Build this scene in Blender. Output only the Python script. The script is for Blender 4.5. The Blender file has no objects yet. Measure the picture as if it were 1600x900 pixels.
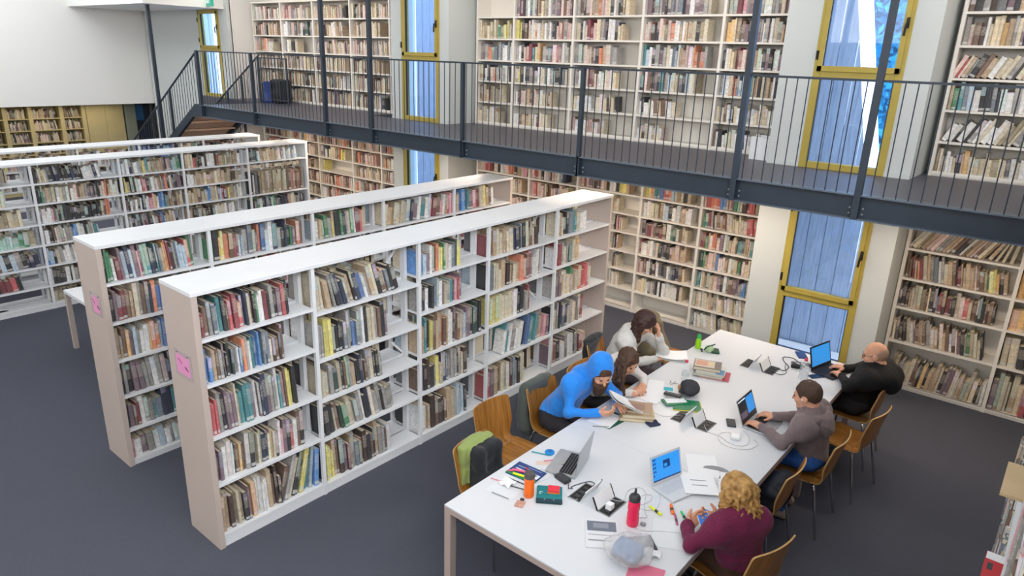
import bpy, math, random
import numpy as np
from mathutils import Vector, Matrix
C = bpy.context.scene
COL = C.collection
PI = math.pi
R_ = math.radians

# ------------------------------------------------------------------ camera
CAM = np.array([4.2804, -1.9489, 3.5205])
YAW, PITCH, ROLL, FPX = R_(-39.2967), R_(18.4574), R_(1.947), 1085.1757
_fw = np.array([math.sin(YAW)*math.cos(PITCH), math.cos(YAW)*math.cos(PITCH), -math.sin(PITCH)])
_rt = np.array([math.cos(YAW), -math.sin(YAW), 0.0])
_up = np.cross(_rt, _fw)
_R = math.cos(ROLL)*_rt + math.sin(ROLL)*_up
_U = -math.sin(ROLL)*_rt + math.cos(ROLL)*_up
cd = bpy.data.cameras.new('camera')
cam = bpy.data.objects.new('camera', cd)
COL.objects.link(cam)
cd.sensor_width = 36.0
cd.lens = FPX/1600.0*36.0
cd.clip_start = 0.05
cd.clip_end = 200
M = Matrix(((_R[0], _U[0], -_fw[0], CAM[0]), (_R[1], _U[1], -_fw[1], CAM[1]), (_R[2], _U[2], -_fw[2], CAM[2]), (0, 0, 0, 1)))
cam.matrix_world = M
C.camera = cam

# ------------------------------------------------------------------ sky, sun, lights, exposure
w = bpy.data.worlds.new('sky')
C.world = w
w.use_nodes = True
bg = w.node_tree.nodes['Background']
bg.inputs[0].default_value = (0.36, 0.58, 1.0, 1)
bg.inputs[1].default_value = 5.6
sd = bpy.data.lights.new('sun', 'SUN')
sd.energy = 9.0
sd.angle = R_(1.5)
sd.color = (1.0, 0.98, 0.95)
sun = bpy.data.objects.new('sun', sd)
COL.objects.link(sun)
sun.rotation_euler = Vector((-1.0, -0.06, -0.75)).to_track_quat('-Z', 'Y').to_euler()

def area(name, loc, sx, sy, energy, color, rot=(0, 0, 0)):
    l = bpy.data.lights.new(name, 'AREA')
    l.shape = 'RECTANGLE'
    l.size, l.size_y = sx, sy
    l.energy = energy
    l.color = color
    o = bpy.data.objects.new(name, l)
    COL.objects.link(o)
    o.location = loc
    o.rotation_euler = rot
    return o

CEIL = 5.95
WALLF = -6.6
COOL = (0.93, 0.965, 1.0)
WARM = (1.0, 0.80, 0.62)
for x, e in ((-11.0, 185), (-6.5, 80), (-2.0, 46), (2.5, 34)):
    area('skylight', (x, 1.0, CEIL-0.06), 2.6, 6.0, e, COOL)
for x in (-8.9, -6.6, -2.6, 0.3, 4.1):
    area('gallery_lamp', (x, 5.45, 5.0), 1.8, 0.2, 22, (1.0, 0.86, 0.76))
for x in (-8.2, -6.2, -3.0, -0.6, 1.2, 3.6):
    area('strip_lamp', (x, 5.35, 2.195), 1.3, 0.16, 21, WARM)
# unseen fill lights added high on the rear and right walls to brighten upright faces
area('clerestory', (-3.5, WALLF+0.08, 4.6), 16.0, 2.0, 420, (1.0, 0.97, 0.94), (R_(80), 0, 0))
area('clerestory', (5.62, -1.5, 4.6), 8.0, 1.8, 500, (0.97, 0.98, 1.0), (R_(78), 0, R_(90)))
area('stair_fill', (-12.0, 2.2, 5.7), 2.0, 1.0, 38, COOL, (R_(50), 0, 0))  # unseen fill light added to brighten the walls beyond the stairs
area('recess_lamp', (-14.5, 4.2, 2.05), 0.5, 2.5, 9, (1.0, 0.86, 0.6))

vs = C.view_settings
vs.view_transform = 'Standard'
vs.look = 'None'
vs.exposure = 0.0
vs.gamma = 1.0
vs.use_curve_mapping = False

# ------------------------------------------------------------------ helpers
def lin(h):
    if isinstance(h, (tuple, list)):
        c = [v/255.0 for v in h]
    else:
        h = h.lstrip('#')
        c = [int(h[i:i+2], 16)/255.0 for i in (0, 2, 4)]
    return tuple(v/12.92 if v <= 0.04045 else ((v+0.055)/1.055)**2.4 for v in c)

def mat(name, col, rough=0.5, metal=0.0, var=0.0, scale=20.0, bump=0.0, spec=0.5, emit=None, es=0.0, trans=0.0, ior=1.45, alpha=1.0, stretch=None, col2=None, detail=4.0, sheen=0.0):
    m = bpy.data.materials.new(name)
    m.use_nodes = True
    nt = m.node_tree
    b = nt.nodes['Principled BSDF']
    c = lin(col)
    b.inputs['Base Color'].default_value = (*c, 1)
    b.inputs['Roughness'].default_value = rough
    b.inputs['Metallic'].default_value = metal
    b.inputs['Specular IOR Level'].default_value = spec
    b.inputs['Transmission Weight'].default_value = trans
    b.inputs['IOR'].default_value = ior
    b.inputs['Alpha'].default_value = alpha
    if sheen:
        b.inputs['Sheen Weight'].default_value = sheen
    if emit:
        b.inputs['Emission Color'].default_value = (*lin(emit), 1)
        b.inputs['Emission Strength'].default_value = es
    if var or bump:
        tc = nt.nodes.new('ShaderNodeTexCoord')
        mp = nt.nodes.new('ShaderNodeMapping')
        if stretch:
            mp.inputs['Scale'].default_value = stretch
        n = nt.nodes.new('ShaderNodeTexNoise')
        n.inputs['Scale'].default_value = scale
        n.inputs['Detail'].default_value = detail
        nt.links.new(tc.outputs['Object'], mp.inputs[0])
        nt.links.new(mp.outputs[0], n.inputs['Vector'])
        if var:
            r = nt.nodes.new('ShaderNodeValToRGB')
            c2 = lin(col2) if col2 else tuple(v*(1-var) for v in c)
            c1 = c if col2 else tuple(min(1, v*(1+var)) for v in c)
            r.color_ramp.elements[0].position = 0.32
            r.color_ramp.elements[1].position = 0.68
            r.color_ramp.elements[0].color = (*c2, 1)
            r.color_ramp.elements[1].color = (*c1, 1)
            nt.links.new(n.outputs[0], r.inputs[0])
            nt.links.new(r.outputs[0], b.inputs['Base Color'])
        if bump:
            bp = nt.nodes.new('ShaderNodeBump')
            bp.inputs['Strength'].default_value = bump
            bp.inputs['Distance'].default_value = 0.01
            nt.links.new(n.outputs[0], bp.inputs['Height'])
            nt.links.new(bp.outputs[0], b.inputs['Normal'])
    return m

def mesh_np(name, V, faces, mats, fid=None, smooth=False):
    """fast mesh from a vertex array and an (n,4) or list of faces"""
    me = bpy.data.meshes.new(name)
    V = np.asarray(V, np.float32)
    me.vertices.add(len(V))
    me.vertices.foreach_set('co', V.ravel())
    if isinstance(faces, np.ndarray):
        n = len(faces)
        k = faces.shape[1]
        idx = faces.ravel().astype(np.int32)
        st = np.arange(n, dtype=np.int32)*k
        tot = np.full(n, k, np.int32)
    else:
        n = len(faces)
        tot = np.array([len(f) for f in faces], np.int32)
        idx = np.array([i for f in faces for i in f], np.int32)
        st = (np.cumsum(tot)-tot).astype(np.int32)
    me.loops.add(len(idx))
    me.loops.foreach_set('vertex_index', idx)
    me.polygons.add(n)
    me.polygons.foreach_set('loop_start', st)
    me.polygons.foreach_set('loop_total', tot)
    for m in (mats if isinstance(mats, (list, tuple)) else [mats]):
        me.materials.append(m)
    if fid is not None:
        me.polygons.foreach_set('material_index', np.asarray(fid, np.int32))
    me.polygons.foreach_set('use_smooth', np.full(n, bool(smooth)))
    me.update(calc_edges=True)
    return me

def link(name, me, parent=None, loc=None, rz=0.0):
    o = bpy.data.objects.new(name, me)
    COL.objects.link(o)
    if parent is not None:
        o.parent = parent
    if loc is not None:
        o.location = loc
    if rz:
        o.rotation_euler = (0, 0, rz)
    return o

def lab(o, label, cat, group=None):
    o['label'] = label
    o['category'] = cat
    if group:
        o['group'] = group
    return o

def thing(name, label, cat, loc=(0, 0, 0), rz=0.0, group=None):
    o = link(name, None, None, loc, rz)
    o.empty_display_size = 0.1
    return lab(o, label, cat, group)

def struct(o):
    o['kind'] = 'structure'
    return o

class MB:
    """collects shapes into one mesh"""
    def __init__(s):
        s.v, s.f, s.m = [], [], []
    def add(s, vs, fs, m=0):
        o = len(s.v)
        s.v.extend([tuple(p) for p in vs])
        for f in fs:
            s.f.append(tuple(o+i for i in f))
            s.m.append(m)
        return s
    def box(s, a, b, m=0, X=None):
        x0, y0, z0 = a
        x1, y1, z1 = b
        vs = [(x0, y0, z0), (x1, y0, z0), (x1, y1, z0), (x0, y1, z0), (x0, y0, z1), (x1, y0, z1), (x1, y1, z1), (x0, y1, z1)]
        if X is not None:
            vs = [tuple(X @ Vector(p)) for p in vs]
        return s.add(vs, [(0, 3, 2, 1), (4, 5, 6, 7), (0, 1, 5, 4), (1, 2, 6, 5), (2, 3, 7, 6), (3, 0, 4, 7)], m)
    def cbox(s, c, d, m=0, rx=0, ry=0, rz=0):
        X = Matrix.Translation(c) @ Matrix.Rotation(rz, 4, 'Z') @ Matrix.Rotation(ry, 4, 'Y') @ Matrix.Rotation(rx, 4, 'X')
        h = [q/2 for q in d]
        return s.box([-q for q in h], h, m, X)
    def prism(s, pts, z0, z1, m=0, X=None):
        n = len(pts)
        vs = [(p[0], p[1], z0) for p in pts]+[(p[0], p[1], z1) for p in pts]
        if X is not None:
            vs = [tuple(X @ Vector(p)) for p in vs]
        fs = [tuple(range(n-1, -1, -1)), tuple(range(n, 2*n))]+[(i, (i+1) % n, n+(i+1) % n, n+i) for i in range(n)]
        return s.add(vs, fs, m)
    def tube(s, pts, r, n=8, m=0, closed=False):
        pts = [Vector(p) for p in pts]
        k = len(pts)
        rr = r if isinstance(r, (list, tuple)) else [r]*k
        rings = []
        prev = None
        for i, p in enumerate(pts):
            a = pts[(i-1) % k] if (closed or i > 0) else p
            b = pts[(i+1) % k] if (closed or i < k-1) else p
            t = (b-a)
            t = t.normalized() if t.length > 1e-9 else Vector((0, 0, 1))
            if prev is None:
                u = t.orthogonal().normalized()
            else:
                u = prev-t*prev.dot(t)
                u = u.normalized() if u.length > 1e-6 else t.orthogonal().normalized()
            prev = u
            q = t.cross(u)
            rings.append([p+(u*math.cos(2*PI*j/n)+q*math.sin(2*PI*j/n))*rr[i] for j in range(n)])
        vs = [p for g in rings for p in g]
        fs = []
        L = k if closed else k-1
        for i in range(L):
            for j in range(n):
                a = i*n+j
                b = i*n+(j+1) % n
                c = ((i+1) % k)*n+(j+1) % n
                d = ((i+1) % k)*n+j
                fs.append((a, b, c, d))
        if not closed:
            fs.append(tuple(range(n-1, -1, -1)))
            fs.append(tuple((k-1)*n+j for j in range(n)))
        return s.add(vs, fs, m)
    def lathe(s, prof, n=20, c=(0, 0, 0), m=0):
        """prof: (radius, z) from bottom to top"""
        vs, fs = [], []
        for r, z in prof:
            for j in range(n):
                vs.append((c[0]+r*math.cos(2*PI*j/n), c[1]+r*math.sin(2*PI*j/n), c[2]+z))
        for i in range(len(prof)-1):
            for j in range(n):
                fs.append((i*n+j, i*n+(j+1) % n, (i+1)*n+(j+1) % n, (i+1)*n+j))
        fs.append(tuple(range(n-1, -1, -1)))
        fs.append(tuple((len(prof)-1)*n+j for j in range(n)))
        return s.add(vs, fs, m)
    def sheet(s, fn, nu, nv, th, m=0):
        """thick sheet: fn(u,v) -> (point, normal)"""
        T, B = [], []
        for i in range(nu+1):
            for j in range(nv+1):
                p, nrm = fn(i/nu, j/nv)
                p, nrm = Vector(p), Vector(nrm).normalized()
                T.append(p+nrm*th/2)
                B.append(p-nrm*th/2)
        N = len(T)
        id_ = lambda i, j: i*(nv+1)+j
        fs = []
        for i in range(nu):
            for j in range(nv):
                a, b, c, d = id_(i, j), id_(i+1, j), id_(i+1, j+1), id_(i, j+1)
                fs.append((a, b, c, d))
                fs.append((N+d, N+c, N+b, N+a))
        edge = [id_(i, 0) for i in range(nu)]+[id_(nu, j) for j in range(nv)]+[id_(i, nv) for i in range(nu, 0, -1)]+[id_(0, j) for j in range(nv, 0, -1)]
        k = len(edge)
        for q in range(k):
            a, b = edge[q], edge[(q+1) % k]
            fs.append((b, a, N+a, N+b))
        return s.add(T+B, fs, m)
    def build(s, name, mats, parent=None, smooth=False, loc=None, rz=0.0, bevel=0.0):
        me = mesh_np(name, np.array(s.v, np.float32), s.f, mats, s.m, smooth)
        o = link(name, me, parent, loc, rz)
        if smooth:
            try:
                me.set_sharp_from_angle(angle=R_(40))
            except Exception:
                pass
        if bevel:
            b = o.modifiers.new('bevel', 'BEVEL')
            b.width = bevel
            b.segments = 2
            b.limit_method = 'ANGLE'
        return o

def spline(pts, n=8, closed=False):
    P = [Vector(p) for p in pts]
    k = len(P)
    out = []
    for i in range(k if closed else k-1):
        g = lambda j: P[j % k] if closed else P[min(max(j, 0), k-1)]
        p0, p1, p2, p3 = g(i-1), g(i), g(i+1), g(i+2)
        for q in range(n):
            t = q/n
            out.append(0.5*((2*p1)+(p2-p0)*t+(2*p0-5*p1+4*p2-p3)*t*t+(3*p1-p0-3*p2+p3)*t**3))
    if not closed:
        out.append(P[-1])
    return out

def pix(p):
    """where a point falls in the frame, for choosing which books are kept as single things"""
    d = np.array(p)-CAM
    z = d @ _fw
    return 800+FPX*(d @ _R)/z, 450-FPX*(d @ _U)/z, z

# ------------------------------------------------------------------ organic shapes: distance field + surface nets
class Field:
    def __init__(s, lo, hi, res):
        s.lo = np.array(lo, np.float64)
        s.res = res
        s.n = np.ceil((np.array(hi)-s.lo)/res).astype(int)+1
        s.D = np.full(s.n, 1.0, np.float32)
        s.I = np.zeros(s.n, np.int8)
    def _reg(s, lo, hi):
        a = np.maximum(np.floor((np.array(lo)-s.lo)/s.res).astype(int), 0)
        b = np.minimum(np.ceil((np.array(hi)-s.lo)/s.res).astype(int)+1, s.n)
        if (b <= a).any():
            return None
        ax = [(s.lo[i]+np.arange(a[i], b[i])*s.res) for i in range(3)]
        X, Y, Z = np.meshgrid(*ax, indexing='ij')
        return tuple(slice(a[i], b[i]) for i in range(3)), X, Y, Z
    def _put(s, sl, d, k, i, cut=False):
        d = d.astype(np.float32)
        D = s.D[sl]
        if cut:
            s.D[sl] = np.maximum(D, -d)
            return
        near = d < D
        if k > 0:
            h = np.clip(0.5+0.5*(D-d)/k, 0, 1)
            s.D[sl] = D*(1-h)+d*h-k*h*(1-h)
        else:
            s.D[sl] = np.minimum(D, d)
        s.I[sl] = np.where(near, i, s.I[sl])
    def cap(s, a, b, ra, rb=None, k=0.03, i=0, cut=False):
        rb = ra if rb is None else rb
        a, b = np.array(a, float), np.array(b, float)
        m = max(ra, rb)+k+2*s.res
        r = s._reg(np.minimum(a, b)-m, np.maximum(a, b)+m)
        if r is None:
            return s
        sl, X, Y, Z = r
        ba = b-a
        L = max(ba @ ba, 1e-9)
        px, py, pz = X-a[0], Y-a[1], Z-a[2]
        h = np.clip((px*ba[0]+py*ba[1]+pz*ba[2])/L, 0, 1)
        d = np.sqrt((px-ba[0]*h)**2+(py-ba[1]*h)**2+(pz-ba[2]*h)**2)-(ra+(rb-ra)*h)
        s._put(sl, d, k, i, cut)
        return s
    def chain(s, pts, rr, k=0.02, i=0):
        for q in range(len(pts)-1):
            s.cap(pts[q], pts[q+1], rr[q], rr[q+1], k, i)
        return s
    def ell(s, c, r, F=None, k=0.03, i=0, cut=False):
        """F: 3x3 with the axes as columns"""
        c, r = np.array(c, float), np.array(r, float)
        F = np.eye(3) if F is None else F
        m = max(r)+k+2*s.res
        g = s._reg(c-m, c+m)
        if g is None:
            return s
        sl, X, Y, Z = g
        P = np.stack([X-c[0], Y-c[1], Z-c[2]], -1) @ F
        k0 = np.sqrt(((P/r)**2).sum(-1))
        k1 = np.sqrt(((P/(r*r))**2).sum(-1))+1e-9
        s._put(sl, k0*(k0-1)/k1, k, i, cut)
        return s
    def rbox(s, c, h, rad, F=None, k=0.02, i=0, cut=False):
        c, h = np.array(c, float), np.array(h, float)
        F = np.eye(3) if F is None else F
        m = np.linalg.norm(h)+rad+k+2*s.res
        g = s._reg(c-m, c+m)
        if g is None:
            return s
        sl, X, Y, Z = g
        P = np.abs(np.stack([X-c[0], Y-c[1], Z-c[2]], -1) @ F)-h
        d = np.sqrt((np.maximum(P, 0)**2).sum(-1))+np.minimum(P.max(-1), 0)-rad
        s._put(sl, d, k, i, cut)
        return s
    def wrinkle(s, ids, amp, freq, seed=0):
        rs = np.random.RandomState(seed)
        ax = [(s.lo[i]+np.arange(s.n[i])*s.res) for i in range(3)]
        X, Y, Z = np.meshgrid(*ax, indexing='ij', sparse=True)
        N = 0
        for q in range(5):
            d = rs.normal(size=3)
            d /= np.linalg.norm(d)
            f = freq*(0.6+0.4*q)
            ph = rs.uniform(0, 6.28)
            N = N+np.sin((X*d[0]+Y*d[1]+Z*d[2])*f+ph+1.7*np.sin((X*d[1]+Y*d[2]-Z*d[0])*f*0.6+q))/(1+0.5*q)
        mk = np.isin(s.I, ids) if ids is not None else True
        s.D = (s.D+np.where(mk, N*amp, 0)).astype(np.float32)
        return s
    def crumple(s, amp, freq, seed=0, ids=None):
        """sharp folds, for film and paper"""
        rs = np.random.RandomState(seed)
        ax = [(s.lo[i]+np.arange(s.n[i])*s.res) for i in range(3)]
        X, Y, Z = np.meshgrid(*ax, indexing='ij', sparse=True)
        N = 0
        for q in range(7):
            d = rs.normal(size=3)
            d /= np.linalg.norm(d)
            f = freq*(0.7+0.35*q)
            ph = rs.uniform(0, 6.28)
            N = N+(np.abs(np.sin((X*d[0]+Y*d[1]+Z*d[2])*f+ph+1.2*np.sin((X*d[1]+Y*d[2]-Z*d[0])*f*0.5+q)))-0.6)/(1+0.3*q)
        mk = np.isin(s.I, ids) if ids is not None else True
        s.D = (s.D+np.where(mk, N*amp, 0)).astype(np.float32)
        return s
    def mesh(s, name, mats):
        D = s.D
        D = np.where(np.abs(D) < 1e-7, 1e-6, D)
        nx, ny, nz = D.shape
        S = D < 0
        cnt = np.zeros((nx-1, ny-1, nz-1), np.int8)
        for dx in (0, 1):
            for dy in (0, 1):
                for dz in (0, 1):
                    cnt += S[dx:nx-1+dx, dy:ny-1+dy, dz:nz-1+dz]
        act = (cnt > 0) & (cnt < 8)
        ii, jj, kk = np.nonzero(act)
        n = len(ii)
        idx = np.full(act.shape, -1, np.int32)
        idx[ii, jj, kk] = np.arange(n)
        acc = np.zeros((n, 3))
        num = np.zeros(n)
        cs = [(a, b, c) for a in (0, 1) for b in (0, 1) for c in (0, 1)]
        for p in cs:
            for ax in range(3):
                if p[ax] == 0:
                    q = list(p)
                    q[ax] = 1
                    d0 = D[ii+p[0], jj+p[1], kk+p[2]]
                    d1 = D[ii+q[0], jj+q[1], kk+q[2]]
                    c = (d0 < 0) != (d1 < 0)
                    t = np.where(c, d0/np.where(c, d0-d1, 1), 0)
                    pos = np.array(p, float)[None, :].repeat(n, 0)
                    pos[:, ax] = t
                    acc[c] += pos[c]
                    num[c] += 1
        V = s.lo+(np.stack([ii, jj, kk], 1)+acc/num[:, None])*s.res
        Q, ids = [], []
        for ax in range(3):
            o1, o2 = (ax+1) % 3, (ax+2) % 3
            sl0 = [slice(1, -1)]*3
            sl1 = [slice(1, -1)]*3
            sl0[ax] = slice(0, -1)
            sl1[ax] = slice(1, None)
            c = S[tuple(sl0)] != S[tuple(sl1)]
            g = np.stack(np.nonzero(c), 1)
            off = np.ones(3, int)
            off[ax] = 0
            g = g+off
            e1, e2 = np.zeros(3, int), np.zeros(3, int)
            e1[o1] = 1
            e2[o2] = 1
            a = idx[tuple((g-e1-e2).T)]
            b = idx[tuple((g-e2).T)]
            cc = idx[tuple(g.T)]
            d = idx[tuple((g-e1).T)]
            q = np.stack([a, b, cc, d], 1)
            inside = S[tuple(g.T)]
            q[~inside] = q[~inside][:, ::-1]
            Q.append(q)
            ids.append(s.I[tuple(g.T)])
        return mesh_np(name, V, np.concatenate(Q), mats, np.concatenate(ids), True)

def frame(f, u=(0, 0, 1)):
    """columns: side(left), forward, up"""
    f = np.array(f, float)
    f /= np.linalg.norm(f)
    u = np.array(u, float)
    u = u-f*(u @ f)
    u /= np.linalg.norm(u)
    s_ = np.cross(u, f)
    return np.stack([s_, f, u], 1)

# ------------------------------------------------------------------ materials
white = mat('white_laminate', 'e6e9ec', 0.38, var=0.015, scale=3)
offwhite = mat('warm_white_laminate', 'c2b4ab', 0.5, var=0.02, scale=2)
shelfwhite = mat('white_enamel_shelf', 'eae6de', 0.5)
wallmat = mat('white_plaster', 'eceae6', 0.85, bump=0.02, scale=60)
paleplaster = mat('grey_white_plaster', 'ccd2d1', 0.8, bump=0.02, scale=60)
ceilmat = mat('ceiling_paint', 'eeeeec', 0.9)
carpet = mat('dark_carpet', '555863', 0.95, var=0.16, scale=140, bump=0.5, spec=0.1)
gcarpet = mat('gallery_carpet', '50505a', 0.42, var=0.16, scale=140, bump=0.25, spec=0.6)
steel = mat('dark_blue_grey_steel', '303a46', 0.42, var=0.06, scale=6, spec=0.5)
steel_light = mat('pale_steel_flange', '5b6673', 0.4)  # flange steel, paler than the web
black = mat('black_plastic', '17181a', 0.45)
darkgrey = mat('dark_grey_plastic', '3a3c40', 0.5)
grey = mat('grey_plastic', '8d9093', 0.5)
yellow = mat('olive_yellow_window_frame', 'b3a04a', 0.45, var=0.05, scale=4)
chrome = mat('chrome_tube', 'c8c8c8', 0.18, metal=1.0)
paper = mat('white_paper', 'eef0f2', 0.7)
pages = mat('book_pages', 'd8ccb4', 0.9, var=0.10, scale=160, stretch=(1, 8, 1))
cream = mat('cream_cabinet', 'c6b78a', 0.6, var=0.04, scale=5)
concrete = mat('board_marked_concrete', 'b4bac4', 0.9, var=0.13, scale=5, bump=0.3, stretch=(6, 1, 0.6))
leafm = mat('hedge_leaf', '2a9ab8', 0.6, var=0.3, scale=3)
skin = mat('skin', 'd9a183', 0.55, var=0.04, scale=30)
woodm = mat('honey_plywood', 'b27c3c', 0.36, var=0.5, scale=3.0, stretch=(16, 1.0, 1.0), col2='84551f', detail=6)
edgew = mat('plywood_edge', 'c39b62', 0.5)

def glassmat(name, tint='ffffff', rough=0.02):
    m = bpy.data.materials.new(name)
    m.use_nodes = True
    nt = m.node_tree
    nt.nodes.remove(nt.nodes['Principled BSDF'])
    t = nt.nodes.new('ShaderNodeBsdfTransparent')
    t.inputs[0].default_value = (*lin(tint), 1)
    g = nt.nodes.new('ShaderNodeBsdfGlossy')
    g.inputs['Roughness'].default_value = rough
    lw = nt.nodes.new('ShaderNodeLayerWeight')
    lw.inputs[0].default_value = 0.5
    pw = nt.nodes.new('ShaderNodeMath')
    pw.operation = 'POWER'
    pw.inputs[1].default_value = 4.0
    nt.links.new(lw.outputs['Facing'], pw.inputs[0])
    fr = nt.nodes.new('ShaderNodeMath')
    fr.operation = 'MULTIPLY_ADD'
    fr.inputs[1].default_value = 0.7
    fr.inputs[2].default_value = 0.035
    nt.links.new(pw.outputs[0], fr.inputs[0])
    mx = nt.nodes.new('ShaderNodeMixShader')
    nt.links.new(fr.outputs[0], mx.inputs[0])
    nt.links.new(t.outputs[0], mx.inputs[1])
    nt.links.new(g.outputs[0], mx.inputs[2])
    nt.links.new(mx.outputs[0], nt.nodes['Material Output'].inputs[0])
    return m
glass = glassmat('window_glass', 'f4f8fc')
def softplastic(name, c, k):
    m = bpy.data.materials.new(name)
    m.use_nodes = True
    nt = m.node_tree
    b = nt.nodes['Principled BSDF']
    b.inputs['Base Color'].default_value = (*lin(c), 1)
    b.inputs['Roughness'].default_value = 0.12
    t = nt.nodes.new('ShaderNodeBsdfTransparent')
    mx = nt.nodes.new('ShaderNodeMixShader')
    mx.inputs[0].default_value = k
    nt.links.new(t.outputs[0], mx.inputs[1])
    nt.links.new(b.outputs[0], mx.inputs[2])
    nt.links.new(mx.outputs[0], nt.nodes['Material Output'].inputs[0])
    return m
clearpl = softplastic('clear_plastic', 'dfe6ea', 0.25)

def bookmat():
    m = bpy.data.materials.new('book_cover')
    m.use_nodes = True
    nt = m.node_tree
    N, Lk = nt.nodes.new, nt.links.new
    b = nt.nodes['Principled BSDF']
    b.inputs['Roughness'].default_value = 0.55
    b.inputs['Specular IOR Level'].default_value = 0.35
    at = N('ShaderNodeAttribute')
    at.attribute_name = 'bcol'
    uv = N('ShaderNodeUVMap')
    sp = N('ShaderNodeSeparateXYZ')
    Lk(uv.outputs[0], sp.inputs[0])
    def mth(op, a, v=None, c=None):
        n = N('ShaderNodeMath')
        n.operation = op
        for i, q in enumerate((a, v, c)):
            if q is None:
                continue
            if isinstance(q, (int, float)):
                n.inputs[i].default_value = q
            else:
                Lk(q, n.inputs[i])
        return n.outputs[0]
    v = sp.outputs[1]
    al = at.outputs['Alpha']
    def band(lo, hi):
        return mth('MULTIPLY', mth('GREATER_THAN', v, lo), mth('LESS_THAN', v, hi))
    # paper call-number label low on the spine of most books
    lbl = mth('MULTIPLY', band(0.04, 0.13), mth('GREATER_THAN', al, 0.62))
    # printed title block
    tl = mth('MULTIPLY', band(0.45, 0.86), mth('GREATER_THAN', mth('FRACT', mth('MULTIPLY', al, 7.3)), 0.4))
    wv = N('ShaderNodeTexNoise')
    wv.inputs['Scale'].default_value = 230
    wv.inputs['Detail'].default_value = 1
    tc = N('ShaderNodeTexCoord')
    Lk(tc.outputs['Object'], wv.inputs['Vector'])
    tl = mth('MULTIPLY', tl, mth('GREATER_THAN', wv.outputs[0], 0.52))
    n2 = N('ShaderNodeTexNoise')
    n2.inputs['Scale'].default_value = 38
    n2.inputs['Detail'].default_value = 5
    Lk(tc.outputs['Object'], n2.inputs['Vector'])
    # coloured panel on some spines
    pan = mth('MULTIPLY', mth('MULTIPLY', mth('GREATER_THAN', v, mth('FRACT', mth('MULTIPLY', al, 13.7))), mth('GREATER_THAN', mth('FRACT', mth('MULTIPLY', al, 23.1)), 0.62)), mth('GREATER_THAN', v, 0.0))
    pc = N('ShaderNodeMix')
    pc.data_type = 'RGBA'
    Lk(mth('MULTIPLY', pan, 0.45), pc.inputs[0])
    Lk(at.outputs['Color'], pc.inputs[6])
    pcol = N('ShaderNodeCombineColor')
    Lk(mth('FRACT', mth('MULTIPLY', al, 5.1)), pcol.inputs[0])
    Lk(mth('FRACT', mth('MULTIPLY', al, 9.7)), pcol.inputs[1])
    Lk(mth('FRACT', mth('MULTIPLY', al, 17.9)), pcol.inputs[2])
    ph = N('ShaderNodeHueSaturation')
    ph.inputs['Saturation'].default_value = 0.35
    Lk(pcol.outputs[0], ph.inputs['Color'])
    Lk(ph.outputs[0], pc.inputs[7])
    hs = N('ShaderNodeHueSaturation')
    Lk(pc.outputs[2], hs.inputs['Color'])
    Lk(mth('MULTIPLY_ADD', n2.outputs[0], 1.0, 0.5), hs.inputs['Value'])
    m1 = N('ShaderNodeMix')
    m1.data_type = 'RGBA'
    Lk(mth('MULTIPLY', tl, 0.55), m1.inputs[0])
    Lk(hs.outputs[0], m1.inputs[6])
    m1.inputs[7].default_value = (0.75, 0.7, 0.6, 1)
    m2 = N('ShaderNodeMix')
    m2.data_type = 'RGBA'
    Lk(mth('MULTIPLY', lbl, 0.75), m2.inputs[0])
    Lk(m1.outputs[2], m2.inputs[6])
    m2.inputs[7].default_value = (0.62, 0.62, 0.6, 1)
    Lk(m2.outputs[2], b.inputs['Base Color'])
    return m
bookm = bookmat()

# ------------------------------------------------------------------ the room
WX0, WX1, WY0, YB = -14.0, 5.7, -6.6, 6.95
PF = 6.07          # front plane of the window piers
DECK = 2.459       # gallery floor
BB = 2.237         # underside of the edge beam
struct(MB().box((-16.2, WY0, -0.2), (WX1, YB, 0)).build('floor', carpet))
struct(MB().box((-16.2, WY0-0.2, CEIL), (WX1+0.2, YB+0.2, CEIL+0.2)).build('ceiling', ceilmat))
struct(MB().box((WX1, WY0, 0), (WX1+0.2, YB+0.2, CEIL)).build('wall_right', wallmat))
struct(MB().box((-16.2, WY0-0.2, 0), (WX1+0.2, WY0, CEIL)).build('wall_front', wallmat))
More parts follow.
